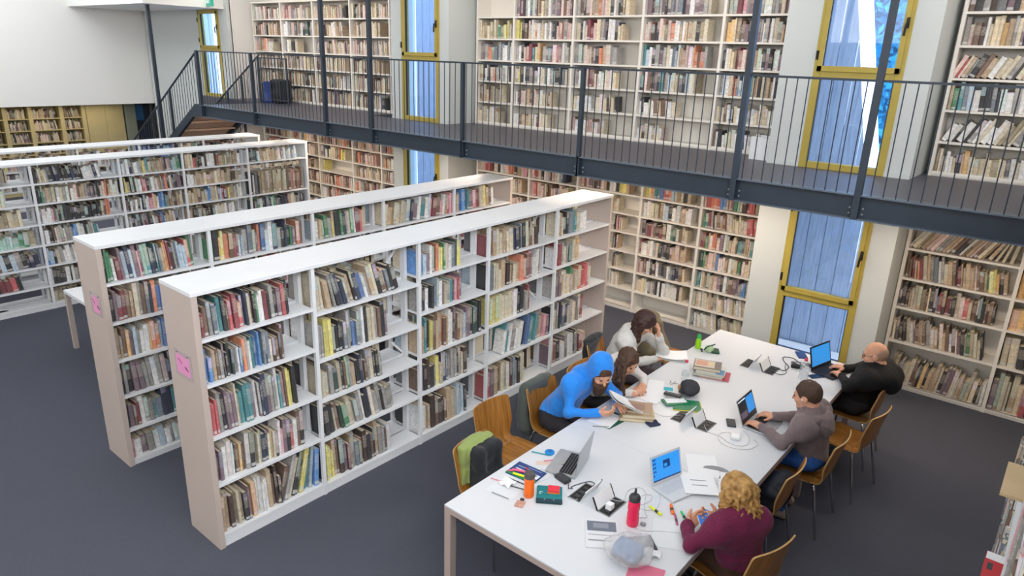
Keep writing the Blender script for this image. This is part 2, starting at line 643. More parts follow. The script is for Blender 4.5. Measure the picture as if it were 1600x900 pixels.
# back wall: panels behind the bookcases and three piers pierced by windows
PIERS = [(-13.95, -10.17, -11.37, -10.50), (-5.03, -3.70, -4.77, -3.90), (1.515, 2.885, 1.77, 2.64)]
wb = MB()
for x0, x1 in ((-16.2, -13.95), (-10.17, -5.56), (-3.90, 1.42), (2.64, WX1)):
    wb.box((x0, YB, -0.2), (x1, YB+0.15, CEIL))
wb.box((-14.0, PF+0.08, -0.2), (-13.95, YB, CEIL)).box((-10.22, PF+0.08, -0.2), (-10.17, YB, CEIL))
backwall = struct(wb.build('wall_back', wallmat))
for n, (a, b, wl, wr) in enumerate(PIERS):
    p = MB()
    lowtop = 2.21
    if n == 0:
        p.box((a, PF, 0), (wl, PF+0.1, CEIL)).box((wr, PF, 0), (b, PF+0.1, CEIL)).box((wl, PF, 0), (wr, PF+0.1, DECK+0.005)).box((wl, PF, 4.25), (wr, PF+0.1, CEIL))
    else:
        if n == 1:      # splayed reveal on the left
            p.prism([(a, PF), (wl, PF), (wl, PF+0.10), (a, PF+0.36)], 0, CEIL)
            p.add([(a-0.02, PF+0.34, 0), (-5.6, YB+0.05, 0), (-5.6, YB+0.2, 0), (a-0.02, PF+0.5, 0), (a-0.02, PF+0.34, CEIL), (-5.6, YB+0.05, CEIL), (-5.6, YB+0.2, CEIL), (a-0.02, PF+0.5, CEIL)], [(0, 3, 2, 1), (4, 5, 6, 7), (0, 1, 5, 4), (1, 2, 6, 5), (2, 3, 7, 6), (3, 0, 4, 7)])
        else:
            p.box((a, PF, 0), (wl, PF+0.12, CEIL)).box((1.41, PF, 0), (a, YB+0.1, CEIL))
        p.box((wr, PF, 0), (b, YB+0.1, CEIL))
        p.box((wl, PF, lowtop), (wr, PF+0.12, DECK+0.005))
        p.box((wl, PF, 5.15), (wr, PF+0.12, CEIL))
        p.box((wl, PF, 0), (wr, PF+0.12, 0.10))
    p.build('pier', paleplaster, backwall)

def window(n, wl, wr, z0, z1, zt, handle_z):
    """yellow framed window, one transom at zt"""
    o = struct(link('window_%d' % n, None))
    o.location = (wl, PF, z0)
    W, H = wr-wl, z1-z0
    t = 0.075
    fr = MB()
    fr.box((0, -0.012, 0), (t, 0.09, H)).box((W-t, -0.012, 0), (W, 0.09, H))
    fr.box((t, -0.012, 0), (W-t, 0.09, 0.07)).box((t, -0.012, H-0.07), (W-t, 0.09, H))
    zz = zt-z0
    fr.box((t, -0.012, zz-0.055), (W-t, 0.09, zz+0.055))
    # opening sash above the transom, a little proud
    s0 = 0.035
    for (x0, x1, y0, y1) in ((s0, t+0.012, zz+0.012, H-0.03), (W-t-0.012, W-s0, zz+0.012, H-0.03)):
        fr.box((x0, -0.03, y0), (x1, -0.012, y1))
    fr.box((s0, -0.03, zz+0.012), (W-s0, -0.012, zz+0.07))
    fr.box((s0, -0.03, H-0.085), (W-s0, -0.012, H-0.03))
    fr.build('window_frame', yellow, o, bevel=0.004)
    for (a, b) in ((0.07, zz-0.055), (zz+0.055, H-0.07)):
        MB().box((t, 0.045, a), (W-t, 0.053, b)).build('pane', glass, o)
        g = MB()
        g.box((t-0.001, 0.015, a), (t+0.012, 0.044, b)).box((W-t-0.012, 0.015, a), (W-t+0.001, 0.044, b)).box((t, 0.015, b-0.012), (W-t, 0.044, b+0.001))
        g.build('gasket', black, o)
    h = MB()
    hz = handle_z-z0
    h.box((W-0.058, -0.045, hz-0.05), (W-0.03, -0.03, hz+0.05))
    h.tube([(W-0.044, -0.04, hz), (W-0.044, -0.075, hz), (W-0.05, -0.075, hz-0.04), (W-0.055, -0.07, hz-0.12)], 0.011, 8)
    h.build('handle', black, o, smooth=True)
    hg = MB()
    hg.box((0.012, -0.04, zz+0.13), (0.03, -0.012, zz+0.22)).box((0.012, -0.04, H-0.25), (0.03, -0.012, H-0.16))
    hg.build('hinge', black, o)
    return o
window(1, PIERS[0][2], PIERS[0][3], DECK, 4.25, 3.46, 3.9)
window(2, PIERS[1][2], PIERS[1][3], DECK, 5.15, 3.46, 3.95)
window(3, PIERS[2][2], PIERS[2][3], DECK, 5.15, 3.46, 3.95)
window(4, PIERS[1][2], PIERS[1][3], 0.10, 2.21, 1.015, 1.60)
window(5, PIERS[2][2], PIERS[2][3], 0.10, 2.21, 1.015, 1.60)

# left wall: white upper wall over a recess
lw = MB()
lw.box((WX0-0.2, WY0, 2.12), (WX0, YB, CEIL))
lw.box((-16.2, WY0, 2.12), (WX0-0.2, YB, 2.3))
struct(lw.build('wall_left', wallmat))
struct(MB().box((-16.4, WY0, -0.2), (-16.2, YB, 2.3)).build('wall_recess', mat('recess_grey', '8f9186', 0.8)))
struct(MB().box((WX0, 4.45, 4.25), (-10.25, PF, 4.45)).build('trim_1', ceilmat))
d = struct(link('door_1', None))
d.location = (-15.85, 5.75, 0)
dg = mat('dark_blue_door', '39465c', 0.4)
MB().box((0, 0, 0), (0.06, 0.95, 2.05)).build('door_leaf', dg, d)
MB().box((-0.02, -0.07, 0), (0.08, 0, 2.1)).box((-0.02, 0.95, 0), (0.08, 1.02, 2.1)).build('door_frame', grey, d)
MB().box((0.06, 0.5, 1.55), (0.066, 0.78, 1.95)).build('notice', mat('blue_notice', '4f8fd0', 0.5), d)
MB().tube([(0.06, 0.1, 1.02), (0.12, 0.1, 1.02), (0.12, 0.2, 1.02)], 0.01).build('handle', chrome, d)

# baseboards on the two big piers
for n, (a, b, wl, wr) in enumerate(PIERS[1:]):
    q = MB()
    q.box((a, PF-0.012, 0), (wl, PF, 0.09)).box((wr, PF-0.012, 0), (b, PF, 0.09))
    q.box((a, PF-0.012, DECK), (wl, PF, DECK+0.05)).box((wr, PF-0.012, DECK), (b, PF, DECK+0.05))
    struct(q.build('baseboard_%s' % ('left', 'right')[n], paleplaster))

# ------------------------------------------------------------------ outside the windows
struct(MB().box((-30, YB+0.15, -0.4), (30, 40, -0.25)).build('ground', mat('outdoor_paving', '8a8f94', 0.9, var=0.1, scale=2)))
def outer_wall(x0, x1, label, y0=7.85, depth=0.8, step=0.21, slant=False):
    """board-marked wall; with slant its right edge leans to the left as it rises"""
    t = thing('concrete_wall', label, 'wall', (x0, y0, -0.25))
    L = x1-x0
    edge = lambda z: L-0.215*z if slant else L
    H = 7.0
    MB().prism([(0, 0), (edge(0), 0), (edge(H), H), (0, H)], 0, depth-0.04, 0, Matrix.Translation((0, depth, 0)) @ Matrix.Rotation(PI/2, 4, 'X')).build('core', concrete, t)
    n = int(L/step)
    rnd = random.Random(int(x0*10))
    for i in range(n):
        e = rnd.uniform(0, 0.022)
        top = H if not slant else min(H, (L-(i+1)*L/n)/0.215)
        if top > 0.3:
            MB().box((i*L/n+0.004, e, 0), ((i+1)*L/n-0.004, 0.05, top)).build('board_mark', concrete, t)
outer_wall(-18.5, -15.35, 'weathered concrete wall outside the window by the stairs', y0=8.5)
outer_wall(-8.6, -5.4, 'grey board-marked concrete wall outside the middle windows', y0=8.5)
outer_wall(-1.6, 2.58, 'leaning board-marked concrete wall with sunlit end outside the right windows', slant=True)
hd = MB()
rnd = random.Random(5)
for i in range(5200):
    c = Vector((rnd.uniform(0.2, 3.0), rnd.uniform(11.2, 12.3), rnd.uniform(-0.2, 6.0)))
    a, e = rnd.uniform(0, 6.28), rnd.uniform(-0.9, 0.9)
    u = Vector((math.cos(a), 0.4*math.sin(a), e)).normalized()*rnd.uniform(0.06, 0.12)
    v = Vector((-e, rnd.uniform(-.5, .5), math.cos(a))).normalized()*rnd.uniform(0.03, 0.06)
    hd.add([c-u, c+v, c+u, c-v], [(0, 1, 2, 3)])
hd.box((0.1, 12.3, -0.25), (3.1, 12.6, 6.0))
hedge = hd.build('hedge', leafm)
lab(hedge, 'dense leafy hedge seen through the upper right window', 'hedge')
hedge['kind'] = 'stuff'

# ------------------------------------------------------------------ bookcases
class Case:
    """a run of shelving. local x along the run, local y into the depth, z up"""
    def __init__(s, name, label, loc, rz, ups, top, depth, double=False, back=True, m=white, endm=None, ut=0.03, st=0.022, group=None, kick=0.07, toplip=True, topz=None, shelf_front=0.0):
        s.o = thing(name, label, 'bookcase', loc, rz, group)
        s.M = Matrix.Translation(loc) @ Matrix.Rotation(rz, 4, 'Z')
        s.ups, s.depth, s.double, s.m, s.ut, s.st = ups, depth, double, m, ut, st
        s.endm = endm or m
        et = 0.042 if double else ut
        s.top = top
        o = s.o
        L0, L1 = ups[0], ups[-1]
        for i, u in enumerate(ups):
            e = i in (0, len(ups)-1)
            if e:
                x0, x1 = (u-et, u) if i == 0 else (u, u+et)
                MB().box((x0, 0, 0), (x1, depth, top-0.03)).build('end_panel', s.endm, o)
            elif double:
                for (y0, y1) in ((0.004, 0.034), (depth-0.034, depth-0.004), (depth/2-0.03, depth/2+0.03)):
                    MB().box((u-ut/2, y0, 0), (u+ut/2, y1, top-0.03)).build('upright', m, o)
            else:
                MB().box((u-ut/2, 0, 0), (u+ut/2, depth, top-0.03)).build('upright', m, o)
        MB().box((L0-et-0.002, -0.006, top-0.03), (L1+et+0.002, depth+0.006, top)).build('top_panel', m, o, bevel=0.003)
        if back:
            MB().box((L0, depth-0.012, 0.02), (L1, depth, top-0.03)).build('back_panel', m, o)
        if kick:
            MB().box((L0, 0.012, 0), (L1, 0.03, kick)).build('kick_board', m, o)
            if double:
                MB().box((L0, depth-0.03, 0), (L1, depth-0.012, kick)).build('kick_board', m, o)
    def shelf(s, bay, z, front=True, v0=0.004, v1=None):
        a, b = s.ups[bay], s.ups[bay+1]
        e0 = 0 if bay == 0 else s.ut/2
        e1 = 0 if bay == len(s.ups)-2 else s.ut/2
        if v1 is None:
            v1 = s.depth-0.012 if not s.double else s.depth/2-0.012
        MB().box((a+e0, v0, z-s.st), (b-e1, v1, z)).build('shelf', s.m, s.o)
    def brace(s, bay, z0, z1):
        a, b = s.ups[bay]+0.03, s.ups[bay+1]-0.03
        y = s.depth/2
        for (p, q) in (((a, y, z0), (b, y+0.004, z1)), ((a, y+0.006, z1), (b, y+0.01, z0))):
            MB().tube([p, q], 0.011, 4).build('brace', s.m, s.o)
    def cell(s, bay):
        a, b = s.ups[bay], s.ups[bay+1]
        return a+(0 if bay == 0 else s.ut/2)+0.004, b-(0 if bay == len(s.ups)-2 else s.ut/2)-0.004

PAL = {'k': '26262a', 'K': '15161a', 'n': '232c48', 'b': '2f5f9f', 'B': '1577c4', 't': '1f7d84', 'g': '2f7d4f', 'G': '27403a', 'y': 'cdbf2a', 'Y': 'd09a35', 'o': 'c9662c', 'r': 'b8343a', 'R': '7c2530',
       'p': 'd07a8c', 'm': '6d5360', 'w': 'd4d4d0', 'c': 'b9ab8a', 'e': '84827e', 'E': '55555a', 'l': '8fa9bd', 'u': '6a4c38', 'U': '3d2b24', 'a': 'a98a62', 's': '5d6b78', 'x': 'c9b48a', 'v': '8f7f5c', 'h': 'c8a49a', 'i': 'a8736a', 'j': '86b8a8'}
CNAME = {'k': 'charcoal', 'K': 'black', 'n': 'navy', 'b': 'blue', 'B': 'bright blue', 't': 'teal', 'g': 'green', 'G': 'dark green', 'y': 'yellow', 'Y': 'mustard', 'o': 'orange', 'r': 'red', 'R': 'maroon',
         'p': 'pink', 'm': 'mauve', 'w': 'white', 'c': 'cream', 'e': 'grey', 'E': 'dark grey', 'l': 'pale blue', 'u': 'brown', 'U': 'dark brown', 'a': 'tan', 's': 'slate', 'x': 'buff', 'v': 'khaki', 'h': 'dusty pink', 'i': 'brick red', 'j': 'mint'}
ORD = ['first', 'second', 'third', 'fourth', 'fifth', 'sixth', 'seventh', 'eighth', 'ninth', 'tenth', 'eleventh', 'twelfth', 'thirteenth', 'fourteenth', 'fifteenth', 'sixteenth', 'seventeenth', 'eighteenth', 'nineteenth', 'twentieth']
def ordn(i):
    return ORD[i] if i < 20 else ('twenty-'+ORD[i-20] if i < 29 else ('thirtieth' if i == 29 else 'thirty-'+ORD[i-30]))

BOOKS = []   # every shelved book: dict with world matrix, size, colour
def col_of(ch, rnd):
    c = lin(PAL[ch])
    f = rnd.uniform(0.8, 1.25)
    g = sum(c)/3
    return tuple(min(0.8, max(0.015, ((v*0.69+g*0.31)**0.9)*1.15*f+0.028)) for v in c)

def fill(case, bay, z, znext, spec, seed, tier, bayname, casename, vis=True, y0=0.03, depth=(0.13, 0.185), back=False, order=0):
    """spec: colours|fill|lean degrees (+ = tops to the left)|height share"""
    rnd = random.Random(seed)
    q = spec.split('|')
    cols = q[0]
    fl = float(q[1]) if len(q) > 1 and q[1] else 0.9
    lean = float(q[2]) if len(q) > 2 and q[2] else 0.0
    hs = float(q[3]) if len(q) > 3 and q[3] else 0.84
    start = float(q[4]) if len(q) > 4 and q[4] else 0.0
    a, b = case.cell(bay)
    a += start*(b-a)
    gap = znext-z-0.035
    n = len(cols)
    if n == 0:
        return
    W = (b-a)*fl
    ws = [rnd.uniform(0.55, 1.5) for _ in range(n)]
    hh = []
    for ch in cols:
        hh.append(min(gap, gap*hs*rnd.uniform(0.76, 1.17)))
    sw = sum(ws)
    ws = [max(0.007, v*W/sw*(math.cos(R_(abs(lean))) if lean else 1)*0.97) for v in ws]
    u = 0.002
    th = 0.0
    prev = 0.0
    res = []
    for i in range(n):
        if lean:
            if abs(lean) >= 8:
                t_ = R_(abs(lean))*min(1.0, 0.25+i/5.0)*rnd.uniform(0.92, 1.0)
            else:
                t_ = R_(abs(lean))*min(1, i/4.0)
            th = max(t_, prev)
            if i:
                u += max(0, hh[i]*(math.sin(th)-math.sin(prev)))
            elif th > 0:
                u += hh[0]*math.sin(th)
        if rnd.random() < 0.05 and not lean:
            u += rnd.uniform(0.003, 0.012)
        prev = th
        res.append((u, th, i))
        u += ws[i]/math.cos(th)+0.0008
        if u > (b-a):
            break
    for (u, th, i) in res:
        wdt, h = ws[i], hh[i]
        hfit = min(h, gap/max(0.3, math.cos(th))-wdt*math.tan(th)-0.002)
        dp = rnd.uniform(*depth)
        setb = rnd.choice([0.0, 0.004, 0.008, 0.015, 0.03])+rnd.uniform(0, 0.008)
        if lean < 0:      # mirrored run, built from the right
            X = Matrix.Translation((b-u, y0+setb, z+0.0008)) @ Matrix.Rotation(th, 4, 'Y') @ Matrix.Translation((-wdt, 0, 0))
        else:
            X = Matrix.Translation((a+u, y0+setb, z+0.0008)) @ Matrix.Rotation(-th, 4, 'Y')
        if back:
            X = Matrix.Translation((0, case.depth, 0)) @ Matrix.Scale(-1, 4, (0, 1, 0)) @ X
        BOOKS.append(dict(X=case.M @ X, w=wdt, h=hfit, d=dp, c=col_of(cols[i], rnd), a=rnd.random(), ch=cols[i], pos=(i if lean >= 0 else len(res)-1-i), tier=tier, bay=bayname, case=casename, vis=vis and not back, flip=back, key=(casename, bayname, tier)))

def rp(seed, n, pal):
    r = random.Random(seed)
    out = []
    while len(out) < n:
        c = r.choice(pal)
        out += [c]*r.choice([1, 1, 1, 2, 2, 3])
    return ''.join(out[:n])

TIERN = ['top', 'second', 'third', 'fourth', 'fifth', 'sixth', 'seventh']
UP = [0.042, 0.93, 2.01, 2.925, 4.035, 5.08]
GREYS = 'eeEEkkmswwlculcaae'

def back_books(case, bay, z, zn, seed, pal=GREYS, f=0.75):
    r = random.Random(seed)
    fl = r.uniform(0.4, 0.95)*f/0.75
    w_ = (case.ups[bay+1]-case.ups[bay])
    fill(case, bay, z, zn, '%s|%.2f|%d|.8' % (rp(seed, int(w_*fl/0.04), pal), min(fl, 0.95), r.choice([0, 0, 3])), seed, '', '', '', False, back=True)

# --- front row
FR = Case('bookcase', 'nearest white double-sided bookcase row, five bays, with pink notice on its end', (0, 0, 0), PI/2, UP, 2.0, 0.4337, True, False, white, offwhite, kick=0.085)
A_SH = [[1.655, 1.318, 0.912, 0.53, 0.105], [1.603, 1.21, 0.86, 0.51, 0.09], [1.655, 1.315, 0.90, 0.52, 0.09], [1.645, 1.29, 0.93, 0.53, 0.10], [1.655, 1.314, 0.94, 0.54, 0.11]]
A_BK = [
 ['mRuesltkurrRrsncukgwwRkekmrkk|.8|3|.86', 'bBBauekkkkGewbuoewttbBtsnscUuUun|.72|2|.88', 'prrekmmmcktttmwmnnmeewtUuyyk|.8|3|.9', 'mmwwwkuYuekecunncacUwpmkrwuk|.85|0|.84', 'aaUacakmoYwwwwauUk|.58|2|.84'],
 ['ccaeknneeaknbweackuoskk|.76|15|.8', 'eeyyUkkkseUbsewkcceukm|.68|3|.88', 'ccaeGckugeakneueckke|.6|5|.9', 'kkkcuGgcceewknceekeee|.72|10|.92', 'kyyyauUmUaeskRUkukaeeul|.68|3|.86'],
 ['BBlmwukoyygcwssGyy|.6|0|.86', 'eekwkkllwmcetnprm|.6|0|.86', 'aatkyuaaouawwUmuaelmmkGGGk|.95|0|.88', 'umkUkeycnseeekecU|.72|2|.88', 'wcaUuUkuacelllk|.72|3|.86'],
 ['RuaccaaccnnkskauucU|.74|4|.86', 'kscccauUakcaorurmwwwR|.82|0|.88', 'yyyycccccwkkmeR|.66|0|.88', 'mpaetttbkwwewttw|.74|-9|.88', 'rrmauaeceUsekcc|.6|2|.84'],
 ['cackksttcww|.58|2|.86', 'wrRececkcaY|.5|0|.86', 'emmacccgacorrrmc|.74|0|.86', 'kceknsnceccecR|.66|0|.88', 'mpukwmewwkeURa|.72|4|.8']]
for bay in range(5):
    sh = A_SH[bay]
    for t, z in enumerate(sh):
        zn = 1.985 if t == 0 else sh[t-1]
        FR.shelf(bay, z)
        FR.shelf(bay, z+0.01, v0=FR.depth/2+0.012, v1=FR.depth-0.004)
        sp = A_BK[bay][t].split('|')
        sp[3] = '%.2f' % (float(sp[3])-0.09)
        fill(FR, bay, z, zn, '|'.join(sp), 100+bay*10+t, TIERN[t], ORD[bay], 'front')
        back_books(FR, bay, z+0.01, zn, 300+bay*10+t)
fill(FR, 0, 0.105, 0.53, 'BltyGkcemu|.36|-16|.88', 77, 'bottom right', 'first', 'front')
FR.brace(1, 0.9, 1.95)
FR.brace(3, 0.9, 1.95)

# --- second row
SR = Case('bookcase', 'second white double-sided bookcase row, tan end panel with smaller pink notice', (-1.5765, 0.022, 0), PI/2, UP, 2.0, 0.4337, True, False, white, offwhite, kick=0.055)
B_SH = [1.673, 1.335, 1.0, 0.668, 0.349, 0.06]
B_T1 = ['kggwRmlnlmpmttnktsaYoRUeelllrg|.84|5|.86', 'gkYyouRmwlesamoblwneknGgmou|.9|0|.86', 'lwaggeyakgGkcgwRr|.7|4|.84', 'prawpuRplwtwmnlccccaac|.98|-7|.88', 'oaBBbtmpRcyauw|.72|4|.88']
B_1 = ['', 'kmRRuaceusnobbwlkmwRkeumw|.85|0|.86', 'aauYmlewwYoolbnwkwuacekw|.85|0|.8', 'nekmmeeweenskwwkemks|.85|4|.86', 'kmuRweetsnntwrkkmwe|.8|2|.84', 'pwmewlwelwewllwmwew|.9|5|.7']
for bay in range(5):
    for t, z in enumerate(B_SH):
        zn = 1.985 if t == 0 else B_SH[t-1]
        SR.shelf(bay, z)
        SR.shelf(bay, z+0.01, v0=SR.depth/2+0.012, v1=SR.depth-0.004)
        sp = B_T1[bay] if t == 0 else (B_1[t] if bay == 0 else '%s|.8|0|.84' % rp(bay*7+t, 20, 'mkewnulraRcsw'))
        fill(SR, bay, z, zn, sp, 400+bay*10+t, TIERN[t], ORD[bay], 'second', vis=(t == 0 or bay == 0))
        back_books(SR, bay, z+0.01, zn, 500+bay*10+t)

# --- third and fourth rows at the far left
UPC = [-2.3, -1.1, -0.05]+[q-0.0 for q in (1.0, 2.09, 3.0, 4.07, 5.155)]
C_SH = [1.73, 1.46, 1.19, 0.905, 0.613, 0.333, 0.08]
TR = Case('bookcase', 'long white bookcase row far left, seven shelves high, behind small table', (-6.2869, 0, 0), PI/2, UPC, 2.0, 0.4337, True, False, white, white, kick=0.06)
MIX = 'kewmucasnrwwkuceRtbgaEEcxwe'
C_BK = {(2, 0): 'wcaurottkkEe|.7|6|.8', (2, 1): 'cacvwwwwwwwwcc|.7|0|.8', (2, 2): 'aavvvvvcccvvxxx|.85|3|.8', (2, 3): 'kewgGwwuRRjjjjjggv|.95|0|.7', (2, 4): 'mmuukwnnsuulkleknnn|.95|8|.8', (2, 5): 'vvkwewwkkRRrk|.7|8|.8', (2, 6): '',
        (3, 0): 'kuxaxeskknnkkknnkkkkwwwwnwl|.78|9|.82', (3, 1): 'kGgeaucwcewuwhuaaemmEEkkchooaawcw|.98|0|.82', (3, 2): 'ewwwpmkkkkkkkkkkkkkkkkvuoo|.84|0|.86', (3, 3): 'ewkuwhuceeBBwwkGehtl|.66|4|.8', (3, 4): 'BBkcewwewuuucw|.55|6|.8', (3, 5): 'wkkkkwkwemRRmkw|.6|0|.8', (3, 6): 'cveuak|.4|0|.6',
        (4, 0): 'lwlwnewlvyttavvvvaamkhUtljg|.98|3|.86', (4, 1): 'uyyvkUwwrrpkewewavbooUwemkmm|.97|4|.84', (4, 2): 'mkwewkwnnwwprYwbBtvuvvUaaw|.95|0|.84', (4, 3): 'ewkeskeRmkkwemRbbkaaxvk|.85|7|.8',
        (5, 0): 'taccrukkwUwwwUraavvvvvvvvvw|.9|2|.84', (5, 1): 'EwwcaxaxaaxaavvUv|.85|0|.78', (5, 2): 'caxauuccBBaccslrkryvvcewww|.9|3|.84', (5, 3): 'aakEEeukUkuwccwcwkwwwee|.8|3|.8',
        (6, 0): 'wkEEtwaaxxxaauawmuwwlwlll|.85|5|.84', (6, 1): 'aaacaacuacuxaawaUcUaea|.95|0|.8', (6, 2): 'kkwEkvvvvvvvvvvvvvuuuiiuuuue|.97|0|1.0', (6, 3): 'GkgwkkskjgtEsknlRahcceEEk|.95|4|.82'}
for bay in range(7):
    for t, z in enumerate(C_SH):
        zn = 1.985 if t == 0 else C_SH[t-1]
        if not (bay == 6 and t == 1):
            TR.shelf(bay, z)
        TR.shelf(bay, z+0.01, v0=TR.depth/2+0.012, v1=TR.depth-0.004)
        if bay < 2 and t > 3:
            continue
        if bay == 6 and t == 1:
            continue
        if bay == 6 and t == 2:
            zn = 1.60
        sp = C_BK.get((bay, t), '%s|.85|0|.82' % rp(900+bay*9+t, 22, MIX) if bay != 2 else '')
        if sp:
            fill(TR, bay, z, zn, sp, 600+bay*10+t, TIERN[t], ORD[bay], 'far left', vis=(t < 4))
        if not (bay == 2 and t == 6):
            back_books(TR, bay, z+0.01, zn, 700+bay*10+t)
fill(TR, 6, 1.62, 1.73, 'aaccacawaUccaaauca|.9|0|.9', 655, TIERN[1], ORD[6], 'far left')
TR.brace(5, 1.2, 1.95)

UPD = [-2.3, -1.1, 0.0, 1.05, 2.12, 3.05, 4.15, 5.20]
QR = Case('bookcase', 'farthest white bookcase row, only its top shelf showing below the stairs', (-7.8681, 0, 0), PI/2, UPD, 1.96, 0.4337, True, False, white, white, kick=0.06)
D_BK = ['', '', 'nwwumchkmaesuucw|.6|0|.8', 'nwymhhehchecaxwlhmmcUhhp|.85|4|.8', 'mwhekuweihhooihe|.78|0|.8', 'bbbbbbbbbbbbbUUwaccaGjk|.95|0|.9', 'mmekkEEiwuwhihwaauc|.85|0|.8']
for bay in range(7):
    for t, z in enumerate([1.66, 1.37, 1.08, 0.79, 0.5, 0.09]):
        QR.shelf(bay, z)
        if t == 0 and (bay > 1):
            fill(QR, bay, z, 1.94, D_BK[bay], 800+bay, TIERN[t], ORD[bay], 'farthest', vis=True)
        if t == 1 and bay > 1:
            fill(QR, bay, z, 1.66, rp(bay*3, 22, MIX)+'|.8', 820+bay, TIERN[t], ORD[bay], 'farthest', vis=False)
        QR.shelf(bay, z+0.01, v0=QR.depth/2+0.012, v1=QR.depth-0.004)

# --- back wall bookcases, ground floor and gallery
YF = 6.60
DP = 0.33
GW = [1.72, 1.443, 1.172, 0.895, 0.616, 0.335, 0.05]
UW = [4.085, 3.77, 3.455, 3.14, 2.82, 2.495]
P_WARM = 'ihuucahRamuchoicwhmaaueU'
P_OLD = 'ccaaxxuhwecavumekchaaux'
P_PALE = 'cwcaxcwwcaecxwah'
P_TAN = 'aaxvcuakUaxxchuaUvcr'
P_COL = 'rhoibtyglwacmUkuRgecta'
def wall_case(label, x0, ups, sh, z0, top, kick, depth=DP):
    c = Case('bookcase', label, (x0, YF, z0), 0.0, [u-x0 for u in ups], top-z0, depth, False, True, shelfwhite, shelfwhite, ut=0.035, st=0.024, kick=kick)
    return c
def fill_wall(c, z0, sh, topz, specs, pal, seed, casename, skip=(), vis=True):
    nb = len(c.ups)-1
    for bay in range(nb):
        for t, z in enumerate(sh):
            if (bay, t, 'x') in skip:
                continue
            c.shelf(bay, z-z0)
            zn = topz-0.03 if t == 0 else sh[t-1]-0.0
            sp = specs.get((bay, t))
            if sp == '':
                continue
            r = random.Random(seed+bay*31+t)
            if sp is None:
                p = pal[t] if isinstance(pal, list) else pal
                w_ = c.ups[bay+1]-c.ups[bay]
                fl = r.uniform(0.72, 0.96)
                sp = '%s|%.2f|%d|.8' % (rp(seed+bay*17+t, max(3, int(w_*fl/0.031)), p), fl, r.choice([0, 0, 3, 4]))
            fill(c, bay, z-z0, zn-z0, sp, seed+bay*31+t, TIERN[t], ORD[bay], casename, vis=vis, depth=(0.15, 0.2))
# middle ground case
W2 = wall_case('cream wall bookcase on ground floor between the two lower windows', -3.53, [-3.53, -2.45, -1.53, -0.44, 0.46, 1.345], GW, 0, 2.12, 0.05)
fill_wall(W2, 0, GW, 2.12, {(0, 0): 'chrrRcckwwhoookaahp|.95|0|.9', (1, 0): 'hrrckwhhmUhhcwlsn|.75|0|.85', (2, 0): 'iuhmeUmehakwwkyyya|.8|0|.85', (3, 0): 'yyoattbrrolaackx|.82|0|.85', (4, 0): 'hrroorBBahmmgjcUrrrvGvc|.95|0|.9',
    (1, 1): 'irhhhauuhhmlhcxx|.8', (2, 1): 'wwwccc|.35|0|.7|.45', (3, 1): 'wwwcccallkwweaww|.85|0|.8', (4, 1): 'gtRkmuauhcccccchrrrUvc|.97|5|.84',
    (2, 2): 'kuhpUhc|.3|0|.8|.6', (3, 2): 'kmRmuURuwgGeuvc|.82|0|.84', (4, 2): 'RRgahoohmwUahxuttuaacttxx|.98|0|.84',
    (2, 3): 'unnwa|.2|0|.8|.6', (3, 3): 'RwwhweckEkkuahaa|.82|0|.84', (4, 3): 'GGgvhhabhwwaawvagGhcxUhxx|.98|0|.84',
    (2, 4): 'euvec|.25|0|.7|.6', (3, 4): 'ihiuwwkUwwEkEwesnnux|.84|2|.84', (4, 4): 'ttwaascahmkwkummeBBewcx|.95|0|.84',
    (2, 5): 'wcwccwc|.36|2|.8|.6', (3, 5): 'xxxcwEcwEUwkwwwcwUx|.85|0|.84', (4, 5): 'eacwccaueccaewwcccwwcca|.9|5|.84',
    (2, 6): '', (3, 6): '', (0, 6): '', (1, 6): '', (4, 6): 'kwcwcwcwckeccecccwc|.95|7|.84'}, P_WARM, 2000, 'middle ground')
# left ground case
W1 = wall_case('cream wall bookcase on ground floor left of the narrow window', -9.95, [-9.95, -8.95, -7.96, -6.86, -6.0, -5.6], GW, 0, 2.12, 0.05)
fill_wall(W1, 0, GW, 2.12, {(0, 0): 'UUiUiUUiUUiUcaacx|.98|0|.9', (1, 0): 'arRwehwekYYxhhhumua|.95|0|.9', (2, 1): 'usswkxoxxukoyyyc|.75|0|.8', (2, 2): 'vyy|.1|0|.8'}, P_WARM, 2600, 'left ground')
# right ground case
GR_ = [1.65, 1.312, 0.968, 0.563, 0.05]
W3 = wall_case('tall cream bookcase of worn tan books at right behind the bald reader', 2.93, [2.93, 3.965, 5.0, 5.65], GR_, 0, 2.12, 0.05)
fill_wall(W3, 0, GR_, 2.12, {(0, 0): 'cccaacuhauhkuaaeehhavceloo|.97|-32|.92', (0, 1): 'uuRaoRcaeswecaukRacaahuuvgyyYka|.93|9|.84', (0, 2): 'kkUaccavuxkksRURUkchrcuUkkuUuk|.9|3|.8', (0, 3): 'cEUkcwmuaaueccaucauwUhmkvgvcck|.86|9|.72', (0, 4): 'wmUxxvaacwcmmkcaxakYkuuccaeeav|.93|-6|.62',
    (1, 0): 'Yaacu|.3', (1, 1): 'YYyaakku|.5|4', (1, 2): 'YYacwkkuc|.5', (1, 3): 'cckkwuUkewaku|.7|8', (1, 4): 'mvacaxrUckewaukc|.8'}, P_TAN, 3000, 'right ground')
